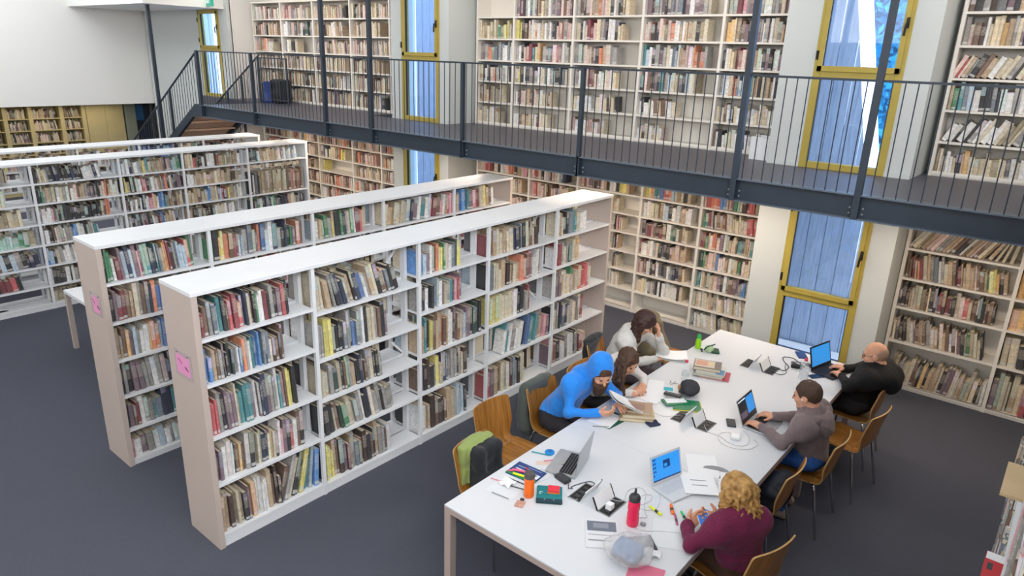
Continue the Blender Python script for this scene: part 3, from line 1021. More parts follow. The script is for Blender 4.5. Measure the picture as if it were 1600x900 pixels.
# gallery cases
U2 = wall_case('cream wall bookcase on the gallery between the two tall windows', -3.58, [-3.58, -2.855, -1.763, -0.66, 0.46, 1.355], UW, DECK, 4.75, 0.05)
fill_wall(U2, DECK, UW, 4.42, {(0, 0): '', (0, 1): 'cxxaxvvcvgvyyec|.93|2|.84', (0, 2): 'emeooeseelwwelw|.95|0|.84', (0, 3): 'akwGkhoekwewk|.95|3|.84', (0, 4): 'uvaauvcvec|.7', (0, 5): 'cccwcwac|.6|2|.8', (1, 1): 'yykuhcwhowcawewkkhiiieih|.96|0|.84', (1, 2): 'ewkhrRtxYuemkmhrehweec|.97|0|.84',
    (1, 3): 'vykwkemewwctwmekksscc|.97|0|.84', (1, 4): 'wwuhhcauchcwcxux|.68|0|.72', (1, 5): 'wwuaaxcawRhcc|.62|0|.7', (1, 0): 'mRkewsemauxcewmkemhuhum|.97|0|.9', (2, 0): 'euUkuhaaohhxkwckUvx|.8|0|.9', (2, 1): 'ckwcRRhxemkwwkxx|.7|0|.84', (2, 2): 'eeehhcumkoahee|.66|2|.8', (2, 3): 'eewuhRuhwwchwcx|.68', (2, 4): 'cwcwwecwxUcxk|.7|3|.74', (2, 5): 'uwcwcuhwuc|.55|0|.66',
    (3, 0): 'mUeemkmsmeskmwmmec|.84|0|.9', (3, 1): 'hhiUkkhcvhowwawacackvc|.82|0|.84', (3, 2): 'tlwkemecwslwaahwcoouoe|.85|0|.84', (3, 3): 'khuUmktRelcxaEklwcv|.75|0|.84', (3, 4): 'wkwcwuxucwc|.5|4|.74', (3, 5): 'wcUcwach|.36|0|.66', (4, 0): 'mmRpemkeewweemcmmGG|.97|0|.9', (4, 1): 'YYxaEumkmemewemwceaahae|.97|0|.84', (4, 2): 'kwxxaRihyycacwkmkwwmev|.95|0|.84', (4, 3): 'elwooslltttaakcvavwkeva|.97|0|.84', (4, 4): 'cwcuwkxwcwcewcawxcwc|.85|2|.72', (4, 5): 'uwkwccwwUkwwcaw|.68|3|.7'}, P_OLD, 4000, 'gallery middle')
U1 = wall_case('cream wall bookcase on the gallery left of the narrow window', -10.06, [-10.06, -9.03, -7.94, -6.79, -5.69, -5.6], UW, DECK, 4.42, 0.05)
fill_wall(U1, DECK, UW, 4.42, {(0, 2): 'iaiaohcwc|.6', (1, 2): 'ewwckcx|.45|0|.8', (0, 0): 'uwhcehauhmeuhec|.9', (1, 0): 'hiihhmeeucheec|.85', (1, 1): 'wwmekhEcuewkGke|.97', (4, 5): 'cUv|.2'}, P_OLD, 4600, 'gallery left')
U3 = wall_case('tall cream bookcase on the gallery at far right', 2.985, [2.985, 4.1, 5.2, 5.65], UW, DECK, 4.75, 0.05)
fill_wall(U3, DECK, UW, 4.42, {(0, 0): 'ukeUEmkauhkecUahue|.97|0|.9', (0, 1): 'ehuUwcxxYaecmkaoweewaacah|.97|0|.88', (0, 2): 'kuiwwEahhxackeccwaukeahrh|.97|-24|.9', (0, 3): 'vgtslwkkskwwewwacknEeeke|.97|3|.9', (0, 4): 'aaxxxwweecvvcwwcwekwkwwa|.95|-26|.84', (0, 5): 'vxcwwxkaYcxxcxvxcEwcwwec|.85|3|.74'}, P_OLD, 5000, 'gallery right')

# --- cream cupboards in the recess at far left
RC = Case('bookcase', 'yellowish cream bookcase in the recess under the white wall', (-14.95, 0, 0), PI/2, [1.2, 1.85, 2.5, 3.12, 3.63, 4.28, 4.72], 2.1, 0.34, False, True, cream, cream, ut=0.085, st=0.02, kick=0.06)
for bay in range(6):
    for t, z in enumerate([1.77, 1.5, 1.22, 0.94, 0.66, 0.38, 0.08]):
        RC.shelf(bay, z)
        if t < 4 and bay > 0:
            zn = 2.05 if t == 0 else [1.77, 1.5, 1.22][t-1]
            fill(RC, bay, z, zn, '%s|.85|%d|.8' % (rp(bay*5+t, 16, 'uaxvkemccUah'), [0, 9, 4, 0][(t+bay) % 4]), 6000+bay*10+t, TIERN[t], ORD[bay], 'recess')

cb = thing('cupboard', 'plain cream cupboard beside the recess bookcase', 'cupboard', (-14.97, 4.82, 0), PI/2)
MB().box((0, 0.02, 0.05), (0.88, 0.36, 2.1)).build('carcass', cream, cb)
MB().box((0.01, 0, 0.08), (0.438, 0.018, 2.08)).build('door', cream, cb)
MB().box((0.442, 0, 0.08), (0.87, 0.018, 2.08)).build('door', cream, cb)
gp = thing('grey_panel', 'tall grey panel standing beside the cream cupboard', 'panel', (-14.97, 5.73, 0), PI/2)
MB().box((0, 0, 0), (0.26, 0.05, 2.1)).build('panel', mat('mid_grey_panel', '8d9488', 0.6), gp)

# --- right-hand row seen edge on
RR = Case('bookcase', 'tall white bookcase at right edge seen along its face', (4.362, 5.0, 0), -PI/2, [0, 1.05, 2.1, 3.15, 4.2, 5.2, 6.1], 3.35, 0.4, False, True, white, white, kick=0.06)
RSH = [2.98, 2.65, 2.32, 1.99, 1.66, 1.33, 1.0, 0.67, 0.36, 0.06]
for bay in range(6):
    for t, z in enumerate(RSH):
        RR.shelf(bay, z)
        zn = 3.3 if t == 0 else RSH[t-1]
        if t > 1 and (bay, t) not in ((3, 3), (3, 4), (4, 4)):
            fill(RR, bay, z, zn, '%s|.9|0|.8' % rp(77+bay*5+t, 22, 'wceelauxslnvpksEn'), 6500+bay*10+t, 'lower', ORD[bay], 'right edge', vis=False, y0=0.004-0.012*((bay+t) % 3))

# ------------------------------------------------------------------ book meshes
def cover_geo(w, h, d):
    """U of boards and slightly rounded spine, spine at local y=0; returns verts, faces, spine flags"""
    b = min(0.003, w*0.2)
    r = min(0.006, w*0.25)
    out = [(0, d), (0, r), (w*0.2, 0), (w*0.8, 0), (w, r), (w, d), (w-b, d), (w-b, r+b), (b, r+b), (b, d)]
    n = len(out)
    vs = [(x, y, 0) for x, y in out]+[(x, y, h) for x, y in out]
    fs = [(i, (i+1) % n, n+(i+1) % n, n+i) for i in range(n)]
    fl = [0, 1, 1, 1, 0, 0, 0, 0, 0, 0]
    # caps as quads
    caps = [(0, 9, 8, 1), (1, 8, 2), (8, 7, 3, 2), (7, 4, 3), (7, 6, 5, 4)]
    for c in caps:
        fs.append(c)
        fl.append(0)
        fs.append(tuple(n+i for i in reversed(c)))
        fl.append(0)
    return vs, fs, fl
def paint(me, cols, uvs):
    ca = me.color_attributes.new('bcol', 'FLOAT_COLOR', 'CORNER')
    ca.data.foreach_set('color', np.asarray(cols, np.float32).ravel())
    uv = me.uv_layers.new(name='UVMap')
    uv.data.foreach_set('uv', np.asarray(uvs, np.float32).ravel())
def spine_uv(vs, fs, fl, w, h):
    out = []
    for f, k in zip(fs, fl):
        for i in f:
            out.append((vs[i][0]/w, vs[i][2]/h) if k else (-1, -1))
    return out
def book_obj(name, w, h, d, col, a, mtx):
    vs, fs, fl = cover_geo(w, h, d)
    me = mesh_np('book', vs, fs, bookm)
    n = sum(len(f) for f in fs)
    paint(me, [(*col, a)]*n, spine_uv(vs, fs, fl, w, h))
    o = link(name, me)
    o.matrix_world = mtx
    b = min(0.003, w*0.2)
    r = min(0.006, w*0.25)
    p = MB().box((b, r+b, 0.003), (w-b, d-0.004, h-0.003)).build('page_block', pages, o)
    return o

for B in BOOKS:
    c = B['X'] @ Vector((B['w']/2, 0, B['h']/2))
    x, y, z = pix(c)
    B['s'] = -1
    if B['vis'] and 0 < x < 1600 and 0 < y < 900 and z > 0:
        # apparent size, turned by the viewing angle of its spine
        n = (B['X'].to_3x3() @ Vector((0, -1, 0)))
        vd = Vector(CAM)-c
        B['s'] = B['w']*B['h']*max(0.05, n.dot(vd.normalized()))/vd.length**2
order = sorted(range(len(BOOKS)), key=lambda i: -BOOKS[i]['s'])
single = set(order[:300])
CNM = {'front': 'front white bookcase', 'second': 'second white bookcase', 'right ground': 'right ground-floor wall bookcase', 'middle ground': 'middle ground-floor wall bookcase', 'gallery right': 'right gallery bookcase', 'gallery middle': 'middle gallery bookcase', 'left ground': 'left ground-floor wall bookcase', 'far left': 'far left bookcase', 'farthest': 'farthest bookcase', 'gallery left': 'left gallery bookcase', 'recess': 'recess bookcase', 'right edge': 'right edge bookcase'}
cnt = {}
for i in sorted(single):
    B = BOOKS[i]
    o = book_obj('book', B['w'], B['h'], B['d'], B['c'], B['a'], B['X'])
    o['label'] = '%s book, %s from left on %s shelf, %s bay of %s' % (CNAME[B['ch']], ordn(B['pos']), B['tier'], B['bay'], CNM[B['case']])
    o['category'] = 'book'
    o['group'] = 'books on %s' % CNM[B['case']]
V, F, FM, CC, UVS = [], [], [], [], []
for i, B in enumerate(BOOKS):
    if i in single:
        continue
    w_, h, d = B['w'], B['h'], B['d']
    r = min(0.005, w_*0.25)
    loc = [(0, d, 0), (0, r, 0), (w_*.25, 0, 0), (w_*.75, 0, 0), (w_, r, 0), (w_, d, 0), (0, d, h), (0, r, h), (w_*.25, 0, h), (w_*.75, 0, h), (w_, r, h), (w_, d, h),
           (w_*.12, d, h-.003), (w_*.12, r+.002, h-.003), (w_*.88, r+.002, h-.003), (w_*.88, d, h-.003)]
    fs = [(0, 1, 7, 6), (1, 2, 8, 7), (2, 3, 9, 8), (3, 4, 10, 9), (4, 5, 11, 10), (5, 0, 6, 11), (6, 7, 13, 12), (7, 8, 9, 10, 14, 13), (10, 11, 15, 14), (12, 13, 14, 15)]
    if B['flip']:
        fs = [tuple(reversed(f)) for f in fs]
    fm = [0, 0, 0, 0, 0, 1, 0, 0, 0, 1]
    fl = [0, 1, 1, 1, 0, 0, 0, 0, 0, 0]
    o = len(V)
    X = B['X']
    V.extend([tuple(X @ Vector(p)) for p in loc])
    for f, m_, k in zip(fs, fm, fl):
        F.append(tuple(o+q for q in f))
        FM.append(m_)
        for q in f:
            CC.append((*B['c'], B['a']))
            UVS.append((loc[q][0]/w_, loc[q][2]/h) if k else (-1, -1))
me = mesh_np('books', np.array(V), F, [bookm, pages], FM)
paint(me, CC, UVS)
rest = link('books', me)
lab(rest, 'smaller books filling the farther shelves and the gallery bookcases', 'books')
rest['kind'] = 'stuff'

# ------------------------------------------------------------------ gallery: deck, edge beam, railings, hangers
YE = 4.72
dk = MB()
dk.box((-8.85, YE+0.06, BB+0.05), (WX1, PF-0.001, DECK))
dk.box((-11.45, 5.95, BB+0.05), (-8.85, PF-0.001, DECK))
for x0, x1 in ((-10.17, -5.6), (-3.70, 1.41), (2.885, WX1)):
    dk.box((x0, PF-0.002, BB+0.05), (x1, YB, DECK))
dk.build('gallery_floor', gcarpet)
struct(bpy.data.objects['gallery_floor'])
bpy.data.objects['gallery_floor'].name = 'floor.001'
su = struct(MB().box((-8.85, YE+0.1, BB+0.02), (WX1, PF-0.01, BB+0.048)).build('ceiling', ceilmat))

eb = thing('edge_beam', 'long dark blue-grey steel beam carrying the gallery edge', 'beam', (0, YE, BB))
BX0, BX1 = -8.87, WX1-0.01
MB().box((BX0, 0, 0.012), (BX1, 0.012, DECK-BB-0.01)).build('web', steel, eb)
MB().box((BX0, -0.055, 0), (BX1, 0.012, 0.012)).build('flange', steel_light, eb)
MB().box((BX0, -0.055, DECK-BB-0.012), (BX1, 0.06, DECK-BB)).build('flange', steel_light, eb)
POSTS = [(-7.02, 0), (-4.99, 1), (-3.885, 1), (-2.07, 0), (-0.237, 0), (1.62, 1), (2.755, 1), (4.6, 0)]
for px_, full in POSTS:
    MB().box((px_-0.008, -0.055, 0.012), (px_+0.008, 0, DECK-BB-0.012)).build('stiffener', steel, eb)
    for sgn in (-1, 1):
        for zz in (0.05, 0.1):
            MB().lathe([(0.009, 0), (0.009, 0.012)], 6, (0, 0, 0)).build('bolt', grey, eb, loc=(px_+sgn*0.055, -0.002, zz)).rotation_euler = (PI/2, 0, 0)
RT = 3.432
HANG = {-4.99: 'tall steel hanger post nearest the left gallery bookcase', -3.885: 'tall steel hanger post just left of the narrow gallery window', 1.62: 'tall steel hanger post in front of the gallery bookcase, left of the wide window', 2.755: 'tall steel hanger post crossing the wide gallery window'}
for px_, full in POSTS:
    if full:
        t = thing('hanger_post', HANG[px_], 'post', (px_, YE-0.03, BB+0.005), 0, 'steel hanger posts of the gallery')
        MB().box((-0.028, -0.03, 0), (0.028, 0.022, CEIL-BB-0.01)).build('post_tube', steel, t)
        MB().box((-0.07, -0.07, CEIL-BB-0.02), (0.07, 0.07, CEIL-BB-0.005)).build('ceiling_plate', steel, t)
rl = thing('gallery_railing', 'dark steel railing of thin vertical bars along the gallery edge', 'railing', (0, YE-0.02, DECK))
MB().box((-8.87, -0.02, RT-DECK-0.02), (WX1-0.02, 0.02, RT-DECK)).build('top_rail', steel, rl)
for px_, full in POSTS:
    if not full:
        MB().box((px_-0.022, -0.035, BB-DECK), (px_+0.022, 0.012, RT-DECK)).build('post', steel, rl)
MB().box((-8.885, -0.04, BB-DECK+0.0), (-8.83, 0.015, RT-DECK)).build('post', steel, rl)
bm_ = MB().tube([(0, 0, 0), (0, 0, RT-DECK-0.02)], 0.0055, 6).build('baluster', steel, rl, loc=(-8.75, 0, 0))
x = -8.65
while x < WX1-0.1:
    if min(abs(x-p[0]) for p in POSTS) > 0.04:
        o = bm_.copy()
        COL.objects.link(o)
        o.location = (x, 0, 0)
    x += 0.0975

# stairs down to the left
st = thing('staircase', 'dark steel stair with pinkish timber treads descending from the gallery end', 'staircase', (-8.87, YE, DECK))
SL = 0.60
for y in (0.0, 1.16):
    g = MB()
    for k in range(1):
        dx = 4.05
        g.prism([(0, 0), (-0.27, 0), (-dx, -SL*(dx-0.27)), (-dx, -SL*(dx-0.27)-0.25), (-0.40, -0.25), (0, -0.222)], -0.03, 0.03, 0, Matrix.Translation((0, y, 0)) @ Matrix.Rotation(PI/2, 4, 'X'))
    g.build('stringer', steel, st)
tread = mat('pinkish_timber_tread', 'b79a88', 0.6, var=0.1, scale=4, stretch=(1, 8, 1))
tm = None
for k in range(13):
    z = -0.19*(k+1)+0.02
    if DECK+z < 0.12:
        break
    xk = -0.30-0.19*(k+1)/SL+0.12
    if tm is None:
        tm = MB().box((-0.17, 0.03, -0.04), (0.17, 1.13, 0)).build('tread', tread, st, loc=(xk, 0, z))
    else:
        o = tm.copy()
        COL.objects.link(o)
        o.location = (xk, 0, z)
MB().box((-0.36, 0.03, -0.19), (0.0, 1.13, -0.15)).build('landing_soffit', steel, st)
# boards closing the underside of the flight, with dark gaps between them
XS = Matrix.Translation((-0.36, 0.03, -0.16)) @ Matrix.Rotation(-math.atan(SL), 4, 'Y')
MB().box((-4.2, 0, 0.0), (0, 1.10, 0.012), 0, XS).build('soffit_frame', steel, st)
for k in range(11):
    MB().box((-0.36-k*0.36, 0.06, -0.014), (-0.06-k*0.36, 1.04, 0.0), 0, XS).build('soffit_board', tread, st)
hr = thing('stair_railing', 'sloping dark railing on the near side of the stairs', 'railing', (-8.87, YE-0.02, DECK), 0, 'stair railings')
h0 = RT-DECK
MB().tube([(0, 0, h0-0.012), (-0.02, 0, h0-0.012), (-3.9, 0, h0-0.012-3.88*SL)], 0.018, 8).build('handrail', steel, hr)
bs = None
k = 1
while k*0.105 < 3.8:
    x = -k*0.105
    zb = -max(0, (-x-0.27))*SL
    zt = h0-0.02+(x+0.02)*SL
    if zt-zb > 0.1:
        MB().tube([(x, 0, zb), (x, 0, zt)], 0.0055, 6).build('baluster', steel, hr)
    k += 1
MB().box((-1.29, -0.02, -0.63), (-1.245, 0.02, h0-0.77)).build('post', steel, hr)
t = thing('hanger_post', 'thin black post beside the stairs rising to the lowered ceiling', 'post', (-10.56, YE-0.06, 0.9), 0, 'steel hanger posts of the gallery')
MB().box((-0.028, -0.03, 0), (0.028, 0.03, 4.25-0.9)).build('post_tube', steel, t)
hr2 = thing('stair_railing', 'sloping dark railing on the wall side of the stairs', 'railing', (-8.87, 5.94, DECK), 0, 'stair railings')
MB().tube([(0.03, 0, 0.92), (-1.8, 0, -0.12)], 0.018, 8).build('handrail', steel, hr2)
for xx in (-0.02, -0.7, -1.3):
    MB().box((xx-0.02, -0.02, -0.3+0.57*xx if xx < -.1 else 0), (xx+0.02, 0.02, 0.90+0.57*xx)).build('post', steel, hr2)
for k in range(1, 17):
    xx = -0.1*k
    MB().tube([(xx, 0, -0.12+0.57*xx), (xx, 0, 0.88+0.57*xx)], 0.005, 6).build('baluster', steel, hr2)
gr_ = thing('guard_railing', 'short dark railing between the stairwell and the left gallery bookcase', 'railing', (-8.75, 5.94, DECK), 0, 'stair railings')
MB().box((-0.1, -0.015, 0.86), (0.85, 0.015, 0.88)).build('top_rail', steel, gr_)
MB().box((-0.1, -0.015, 0.08), (0.85, 0.015, 0.10)).build('bottom_rail', steel, gr_)
for k in range(10):
    MB().tube([(-0.05+k*0.1, 0, 0.0 if k in (0, 9) else 0.1), (-0.05+k*0.1, 0, 0.87)], 0.014 if k in (0, 9) else 0.006, 6).build('baluster', steel, gr_)

# lamps under the deck: real fittings around the strip lights
for x, wh in zip((-8.2, -6.2, -3.0, -0.6, 1.2, 3.6), ('nearest the stairs', 'left of the narrow window', 'right of the narrow window', 'over the middle of the wall bookcase', 'left of the wide window', 'right of the wide window')):
    t = thing('strip_light', 'slim strip lamp fixed under the gallery deck, '+wh, 'lamp', (x, 5.35, 2.2), 0, 'strip lamps under the gallery')
    MB().box((-0.67, -0.1, 0.0), (0.67, 0.1, BB+0.018-2.2)).build('housing', white, t)

for x in (-8.9, -6.6, -2.6, 0.3, 4.1):
    t = thing('pendant_lamp', 'slim pendant lamp over the gallery, '+{-8.9: 'nearest the stairs', -6.6: 'left of the narrow window', -2.6: 'right of the narrow window', 0.3: 'left of the wide window', 4.1: 'right of the wide window'}[x], 'lamp', (x, 5.45, 5.01), 0, 'pendant lamps over the gallery')
    MB().box((-0.92, -0.12, 0), (0.92, 0.12, 0.05)).build('housing', white, t)
    MB().tube([(-0.7, 0, 0.05), (-0.7, 0, CEIL-5.015)], 0.004, 5).tube([(0.7, 0, 0.05), (0.7, 0, CEIL-5.015)], 0.004, 5).build('suspension', grey, t)

# blue kick-stool on the gallery
kb = mat('blue_plastic_stool', '1b3f9c', 0.45)
t = thing('step_stool', 'small blue step stool on gallery floor beside black bag', 'stool', (-9.0, 6.25, DECK), 0.2)
MB().lathe([(0.2, 0), (0.215, 0.03), (0.20, 0.05), (0.17, 0.19), (0.16, 0.2)], 22).build('base', kb, t, smooth=True)
MB().lathe([(0.155, 0.2), (0.15, 0.25), (0.135, 0.38), (0.14, 0.40), (0.13, 0.41)], 22).build('step', kb, t, smooth=True)
F_ = Field((-8.95, 5.95, DECK-0.03), (-8.3, 6.55, DECK+0.6), 0.014)
F_.rbox((-8.66, 6.27, DECK+0.23), (0.10, 0.12, 0.18), 0.05, None, 0.02, 0).ell((-8.66, 6.2, DECK+0.18), (0.12, 0.10, 0.13), None, 0.05, 0)
F_.wrinkle(None, 0.006, 24, 3)
b_ = lab(link('rucksack', F_.mesh('rucksack', [black])), 'black rucksack standing on the gallery beside the blue stool', 'bag')

# white bin at the end of the gallery bookcase
t = thing('storage_box', 'white open box beside the gallery bookcase end, below the wide window', 'box', (1.27, 6.36, DECK), 0)
MB().box((-0.13, -0.14, 0), (0.13, 0.14, 0.02)).box((-0.13, -0.14, 0.02), (-0.115, 0.14, 0.26)).box((0.115, -0.14, 0.02), (0.13, 0.14, 0.26)).box((-0.115, -0.14, 0.02), (0.115, -0.125, 0.26)).box((-0.115, 0.125, 0.02), (0.115, 0.14, 0.26)).build('box_walls', white, t)

# exit sign
es = thing('exit_sign', 'green emergency exit sign hanging above the stairs', 'sign', (-10.15, 5.7, 4.27), -0.25)
MB().box((-0.32, -0.02, 0), (0.32, 0.02, 0.26)).build('sign_panel', mat('exit_green', '0f8f78', 0.4, emit='0f8f78', es=0.4), es)
MB().tube([(-0.2, 0, 0.26), (-0.2, 0, CEIL-4.275)], 0.006).tube([(0.2, 0, 0.26), (0.2, 0, CEIL-4.275)], 0.006).build('suspension', grey, es)
def text_mesh(name, body, size, m, parent, loc, rot, ext=0.001):
    cu = bpy.data.curves.new(name, 'FONT')
    cu.body = body
    cu.size = size
    cu.extrude = ext
    cu.align_x = 'CENTER'
    cu.align_y = 'CENTER'
    tmp = bpy.data.objects.new(name, cu)
    COL.objects.link(tmp)
    me = bpy.data.meshes.new_from_object(tmp.evaluated_get(bpy.context.evaluated_depsgraph_get()))
    bpy.data.objects.remove(tmp)
    me.materials.clear()
    me.materials.append(m)
    o = link(name, me, parent)
    o.location = loc
    o.rotation_euler = rot
    return o
text_mesh('lettering', 'EXIT', 0.2, mat('sign_white', 'f2fffa', 0.5, emit='ffffff', es=0.5), es, (0, -0.0225, 0.12), (PI/2, 0, 0))

# pink notices on the row ends
pink = mat('pink_note', 'e79ac6', 0.6)
sleeve = mat('clear_sleeve', 'bdaead', 0.25)
ink = mat('black_ink', '2a2028', 0.7)
for (case, lbl, xx, zz, ww, hh, pw) in ((FR.o, 'pink notice in a clear sleeve on the nearest bookcase end', -0.217, 1.425, 0.24, 0.20, 0.20), (SR.o, 'pink notice in a clear sleeve on the second bookcase end', -1.742, 1.475, 0.22, 0.19, 0.13)):
    yy = -0.0 if case is FR.o else 0.022
    yy -= 0.0
    t = thing('notice', lbl, 'notice', (xx, yy-0.0008, zz), 0, None)
    MB().box((-ww/2, -0.002, -hh/2), (ww/2, 0, hh/2)).build('sleeve', sleeve, t)
    MB().box((-pw/2-0.0, -0.0032, -0.075), (pw/2-0.01, -0.002, 0.065)).build('pink_paper', pink, t)
    s = MB()
    for (x0, z0, x1, z1) in ((-.085, .075, -.06, .085), (.05, .07, .085, .085), (-.05, .03, -.02, .01), (-.02, .01, -.03, .0), (-.07, .035, -.045, .025), (.02, -.01, .06, -.03), (.035, .0, .06, -.03), (.06, -.03, .075, -.02)):
        s.tube([(x0, -0.0036, z0), (x1, -0.0036, z1)], 0.0022, 4)
    s.build('marks', ink, t)

# small white table between the second and third rows
t = thing('reading_table', 'small white table standing between the second and third bookcase rows', 'table', (-4.68, 0.66, 0))
MB().box((0, 0, 0.70), (1.9, 0.85, 0.74)).build('tabletop', white, t, bevel=0.003)
for lx in (0.0, 1.85):
    for ly in (0.0, 0.8):
        MB().box((lx, ly, 0), (lx+0.05, ly+0.05, 0.70)).build('leg', offwhite, t)

# an open book lying on the bottom shelf of the far row
t = thing('open_book', 'open pale book lying on the bottom shelf of the far left row', 'book', (-6.47, 0.30, 0.081), 0.1)
MB().sheet(lambda u, v: ((-0.12+0.24*v, -0.16+0.32*u, 0.012+0.016*abs(math.sin(PI*2*u))), (0, 0, 1)), 12, 1, 0.008).build('page_block', paper, t, smooth=True)
MB().box((-0.125, -0.165, 0), (0.125, 0.165, 0.004)).build('cover', darkgrey, t)

# things on the right-hand row
t = thing('wooden_board', 'pale wooden board sticking out from the right-edge bookcase', 'board', (4.292, 1.16, 1.9915), 0)
MB().box((0, -0.145, 0), (0.14, 0.145, 0.012)).build('panel', mat('pale_board', 'cbb28a', 0.6, var=0.06, scale=6), t)
t = thing('magazine', 'red magazine jutting out of the right-edge bookcase at the bottom corner', 'magazine', (4.307, 0.92, 1.662), 0)
MB().box((0, -0.25, 0), (0.14, 0.22, 0.006)).build('cover', mat('red_cover', 'c02030', 0.4), t)
MB().box((0.002, 0.165, 0.006), (0.139, 0.219, 0.0068)).build('title_band', paper, t)
MB().box((0.012, 0.09, 0.006), (0.03, 0.14, 0.0068)).build('print', darkgrey, t)
MB().box((0.012, -0.03, 0.006), (0.06, 0.0, 0.0068)).build('print', paper, t)

# ------------------------------------------------------------------ the long table
TZ = 0.74
TX0, TX1, TY0, TYM, TY1 = 1.5455, 2.9873, 0.7733, 2.221, 5.037
tabm = mat('white_table_top', 'd8dce1', 0.3)
tabside = mat('table_edge_shaded_white', 'b5a49d', 0.5)  # white laminate with the shade on its sides put into the colour
def table(label, y0, y1, legs):
    t = thing('long_table', label, 'table', (TX0, y0, 0))
    W, L = TX1-TX0, y1-y0
    MB().box((0, 0, TZ-0.012), (W, L, TZ)).build('tabletop', tabm, t, bevel=0.0015)
    a = MB()
    a.box((0.0, 0.0, TZ-0.05), (W, 0.03, TZ-0.012)).box((0, L-0.03, TZ-0.05), (W, L, TZ-0.012)).box((0, 0.03, TZ-0.05), (0.03, L-0.03, TZ-0.012)).box((W-0.03, 0.03, TZ-0.05), (W, L-0.03, TZ-0.012))
    a.build('apron', tabside, t)
    for ly in legs:
        for lx in (0.0, W-0.055):
            MB().box((lx, ly, 0), (lx+0.055, ly+0.055, TZ-0.05)).build('leg', tabside, t)
    return t
table('long white table nearest the camera, with orange and red bottles', TY0, TYM-0.002, (0.0, TYM-TY0-0.06))
table('longer white table reaching towards the lower right window', TYM, TY1, (0.0, 1.38, TY1-TYM-0.055))
T0 = TZ+0.0008

def socket(x0, x1, y0, y1, hinge, label, plug=False):
    t = thing('table_socket', label, 'socket', ((x0+x1)/2, (y0+y1)/2, T0), 0, 'flip-up sockets in the tables')
    w, l = x1-x0, y1-y0
    f = MB()
    f.box((-w/2, -l/2, 0), (w/2, -l/2+0.006, 0.004)).box((-w/2, l/2-0.006, 0), (w/2, l/2, 0.004)).box((-w/2, -l/2, 0), (-w/2+0.006, l/2, 0.004)).box((w/2-0.006, -l/2, 0), (w/2, l/2, 0.004))
    f.build('rim', grey, t)
    MB().box((-w/2+0.006, -l/2+0.006, 0), (w/2-0.006, l/2-0.006, 0.0015)).build('well', black, t)
    o = MB()
    for k in range(3):
        o.box((-0.018, -l/2+0.035+k*0.055, 0.0015), (0.02, -l/2+0.065+k*0.055, 0.005))
    o.build('outlet', darkgrey, t)
    sg = -1 if hinge == 'l' else 1
    ld = MB()
    ld.cbox((sg*(w/2+0.022), 0, 0.045), (0.005, l-0.004, 0.088), 0, 0, sg*0.45)
    ld.build('lid', paper, t)
    e = MB()
    e.cbox((sg*(w/2+0.022), -l/2+0.004, 0.045), (0.008, 0.008, 0.09), 0, 0, sg*0.45).cbox((sg*(w/2+0.022), l/2-0.004, 0.045), (0.008, 0.008, 0.09), 0, 0, sg*0.45)
    e.build('lid_edge', black, t)
    if plug:
        MB().cbox((0.0, -0.03, 0.022), (0.04, 0.045, 0.04)).build('plug', paper, t)
socket(2.095, 2.18, 1.385, 1.60, 'r', 'open table socket beside the teal pouch, lid up')
socket(2.328, 2.42, 1.385, 1.60, 'l', 'open table socket beside the red bottle, white plug in it', True)
socket(2.095, 2.18, 2.82, 3.04, 'r', 'open table socket beside the green folders')
socket(2.32, 2.415, 2.825, 3.02, 'l', 'open table socket with white cable, behind the middle laptop')
socket(2.09, 2.17, 4.255, 4.47, 'r', 'open table socket right of the stacked books')
socket(2.32, 2.415, 4.255, 4.47, 'l', 'open table socket with black cable near the dark laptop')

# ------------------------------------------------------------------ laptops
keym = mat('black_keys', '1c1d20', 0.5)
silver = mat('silver_aluminium', 'b9bdc2', 0.35, metal=0.6)
whitelap = mat('white_silver_plastic', 'cfd3d8', 0.4)
darklap = mat('black_laptop_shell', '23252b', 0.45)
def laptop(label, x, y, rz, w, d, tilt, hgt, body, lidm, keys, screen, bez):
    t = thing('laptop', label, 'laptop', (x, y, T0), rz, 'laptops on the tables')
    MB().box((-w/2, -d/2, 0.002), (w/2, d/2, 0.016)).build('base', body, t, bevel=0.003)
    k = MB()
    kw, rows = w*0.86, 5
    for r in range(rows):
        for c in range(13):
            x0 = -kw/2+c*kw/13
            y0 = d/2-0.035-(r+1)*d*0.085
            k.box((x0+0.0015, y0+0.0015, 0.016), (x0+kw/13-0.0015, y0+d*0.085-0.0015, 0.0185))
    kb_ = k.build('keyboard', keys, t)
    kb_['kind'] = 'stuff'
    MB().box((-w*0.15, -d/2+0.012, 0.016), (w*0.15, -d/2+0.07, 0.0168)).build('trackpad', lidm, t)
    lid = link('lid', None, t)
    X = Matrix.Translation((0, d/2-0.004, 0.016)) @ Matrix.Rotation(-tilt, 4, 'X')
    lo = MB().box((-w/2, -0.004, 0), (w/2, 0.003, hgt), 0, X).build('lid', lidm, t)
    bpy.data.objects.remove(lid)
    MB().box((-w/2+0.004, -0.0048, 0.006), (w/2-0.004, -0.0042, hgt-0.004), 0, X).build('bezel', bez, lo)
    screen(lo, w, hgt, X)
    return t
def emis(name, c, s):
    return mat(name, c, 0.3, emit=c, es=s)
blue1 = emis('screen_blue', '2f8fe0', 0.55)
blue2 = emis('screen_light_blue', '5fb0f0', 0.6)
navy1 = emis('screen_navy', '123a74', 0.35)
dark1 = emis('screen_dark', '20252c', 0.2)
wht1 = emis('screen_white', 'cfe4f6', 0.6)
def plate(lo, X, x0, x1, z0, z1, m, lvl, name='screen'):
    return MB().box((x0, -0.0050-lvl*0.0003, z0), (x1, -0.0047, z1), 0, X).build(name, m, lo)
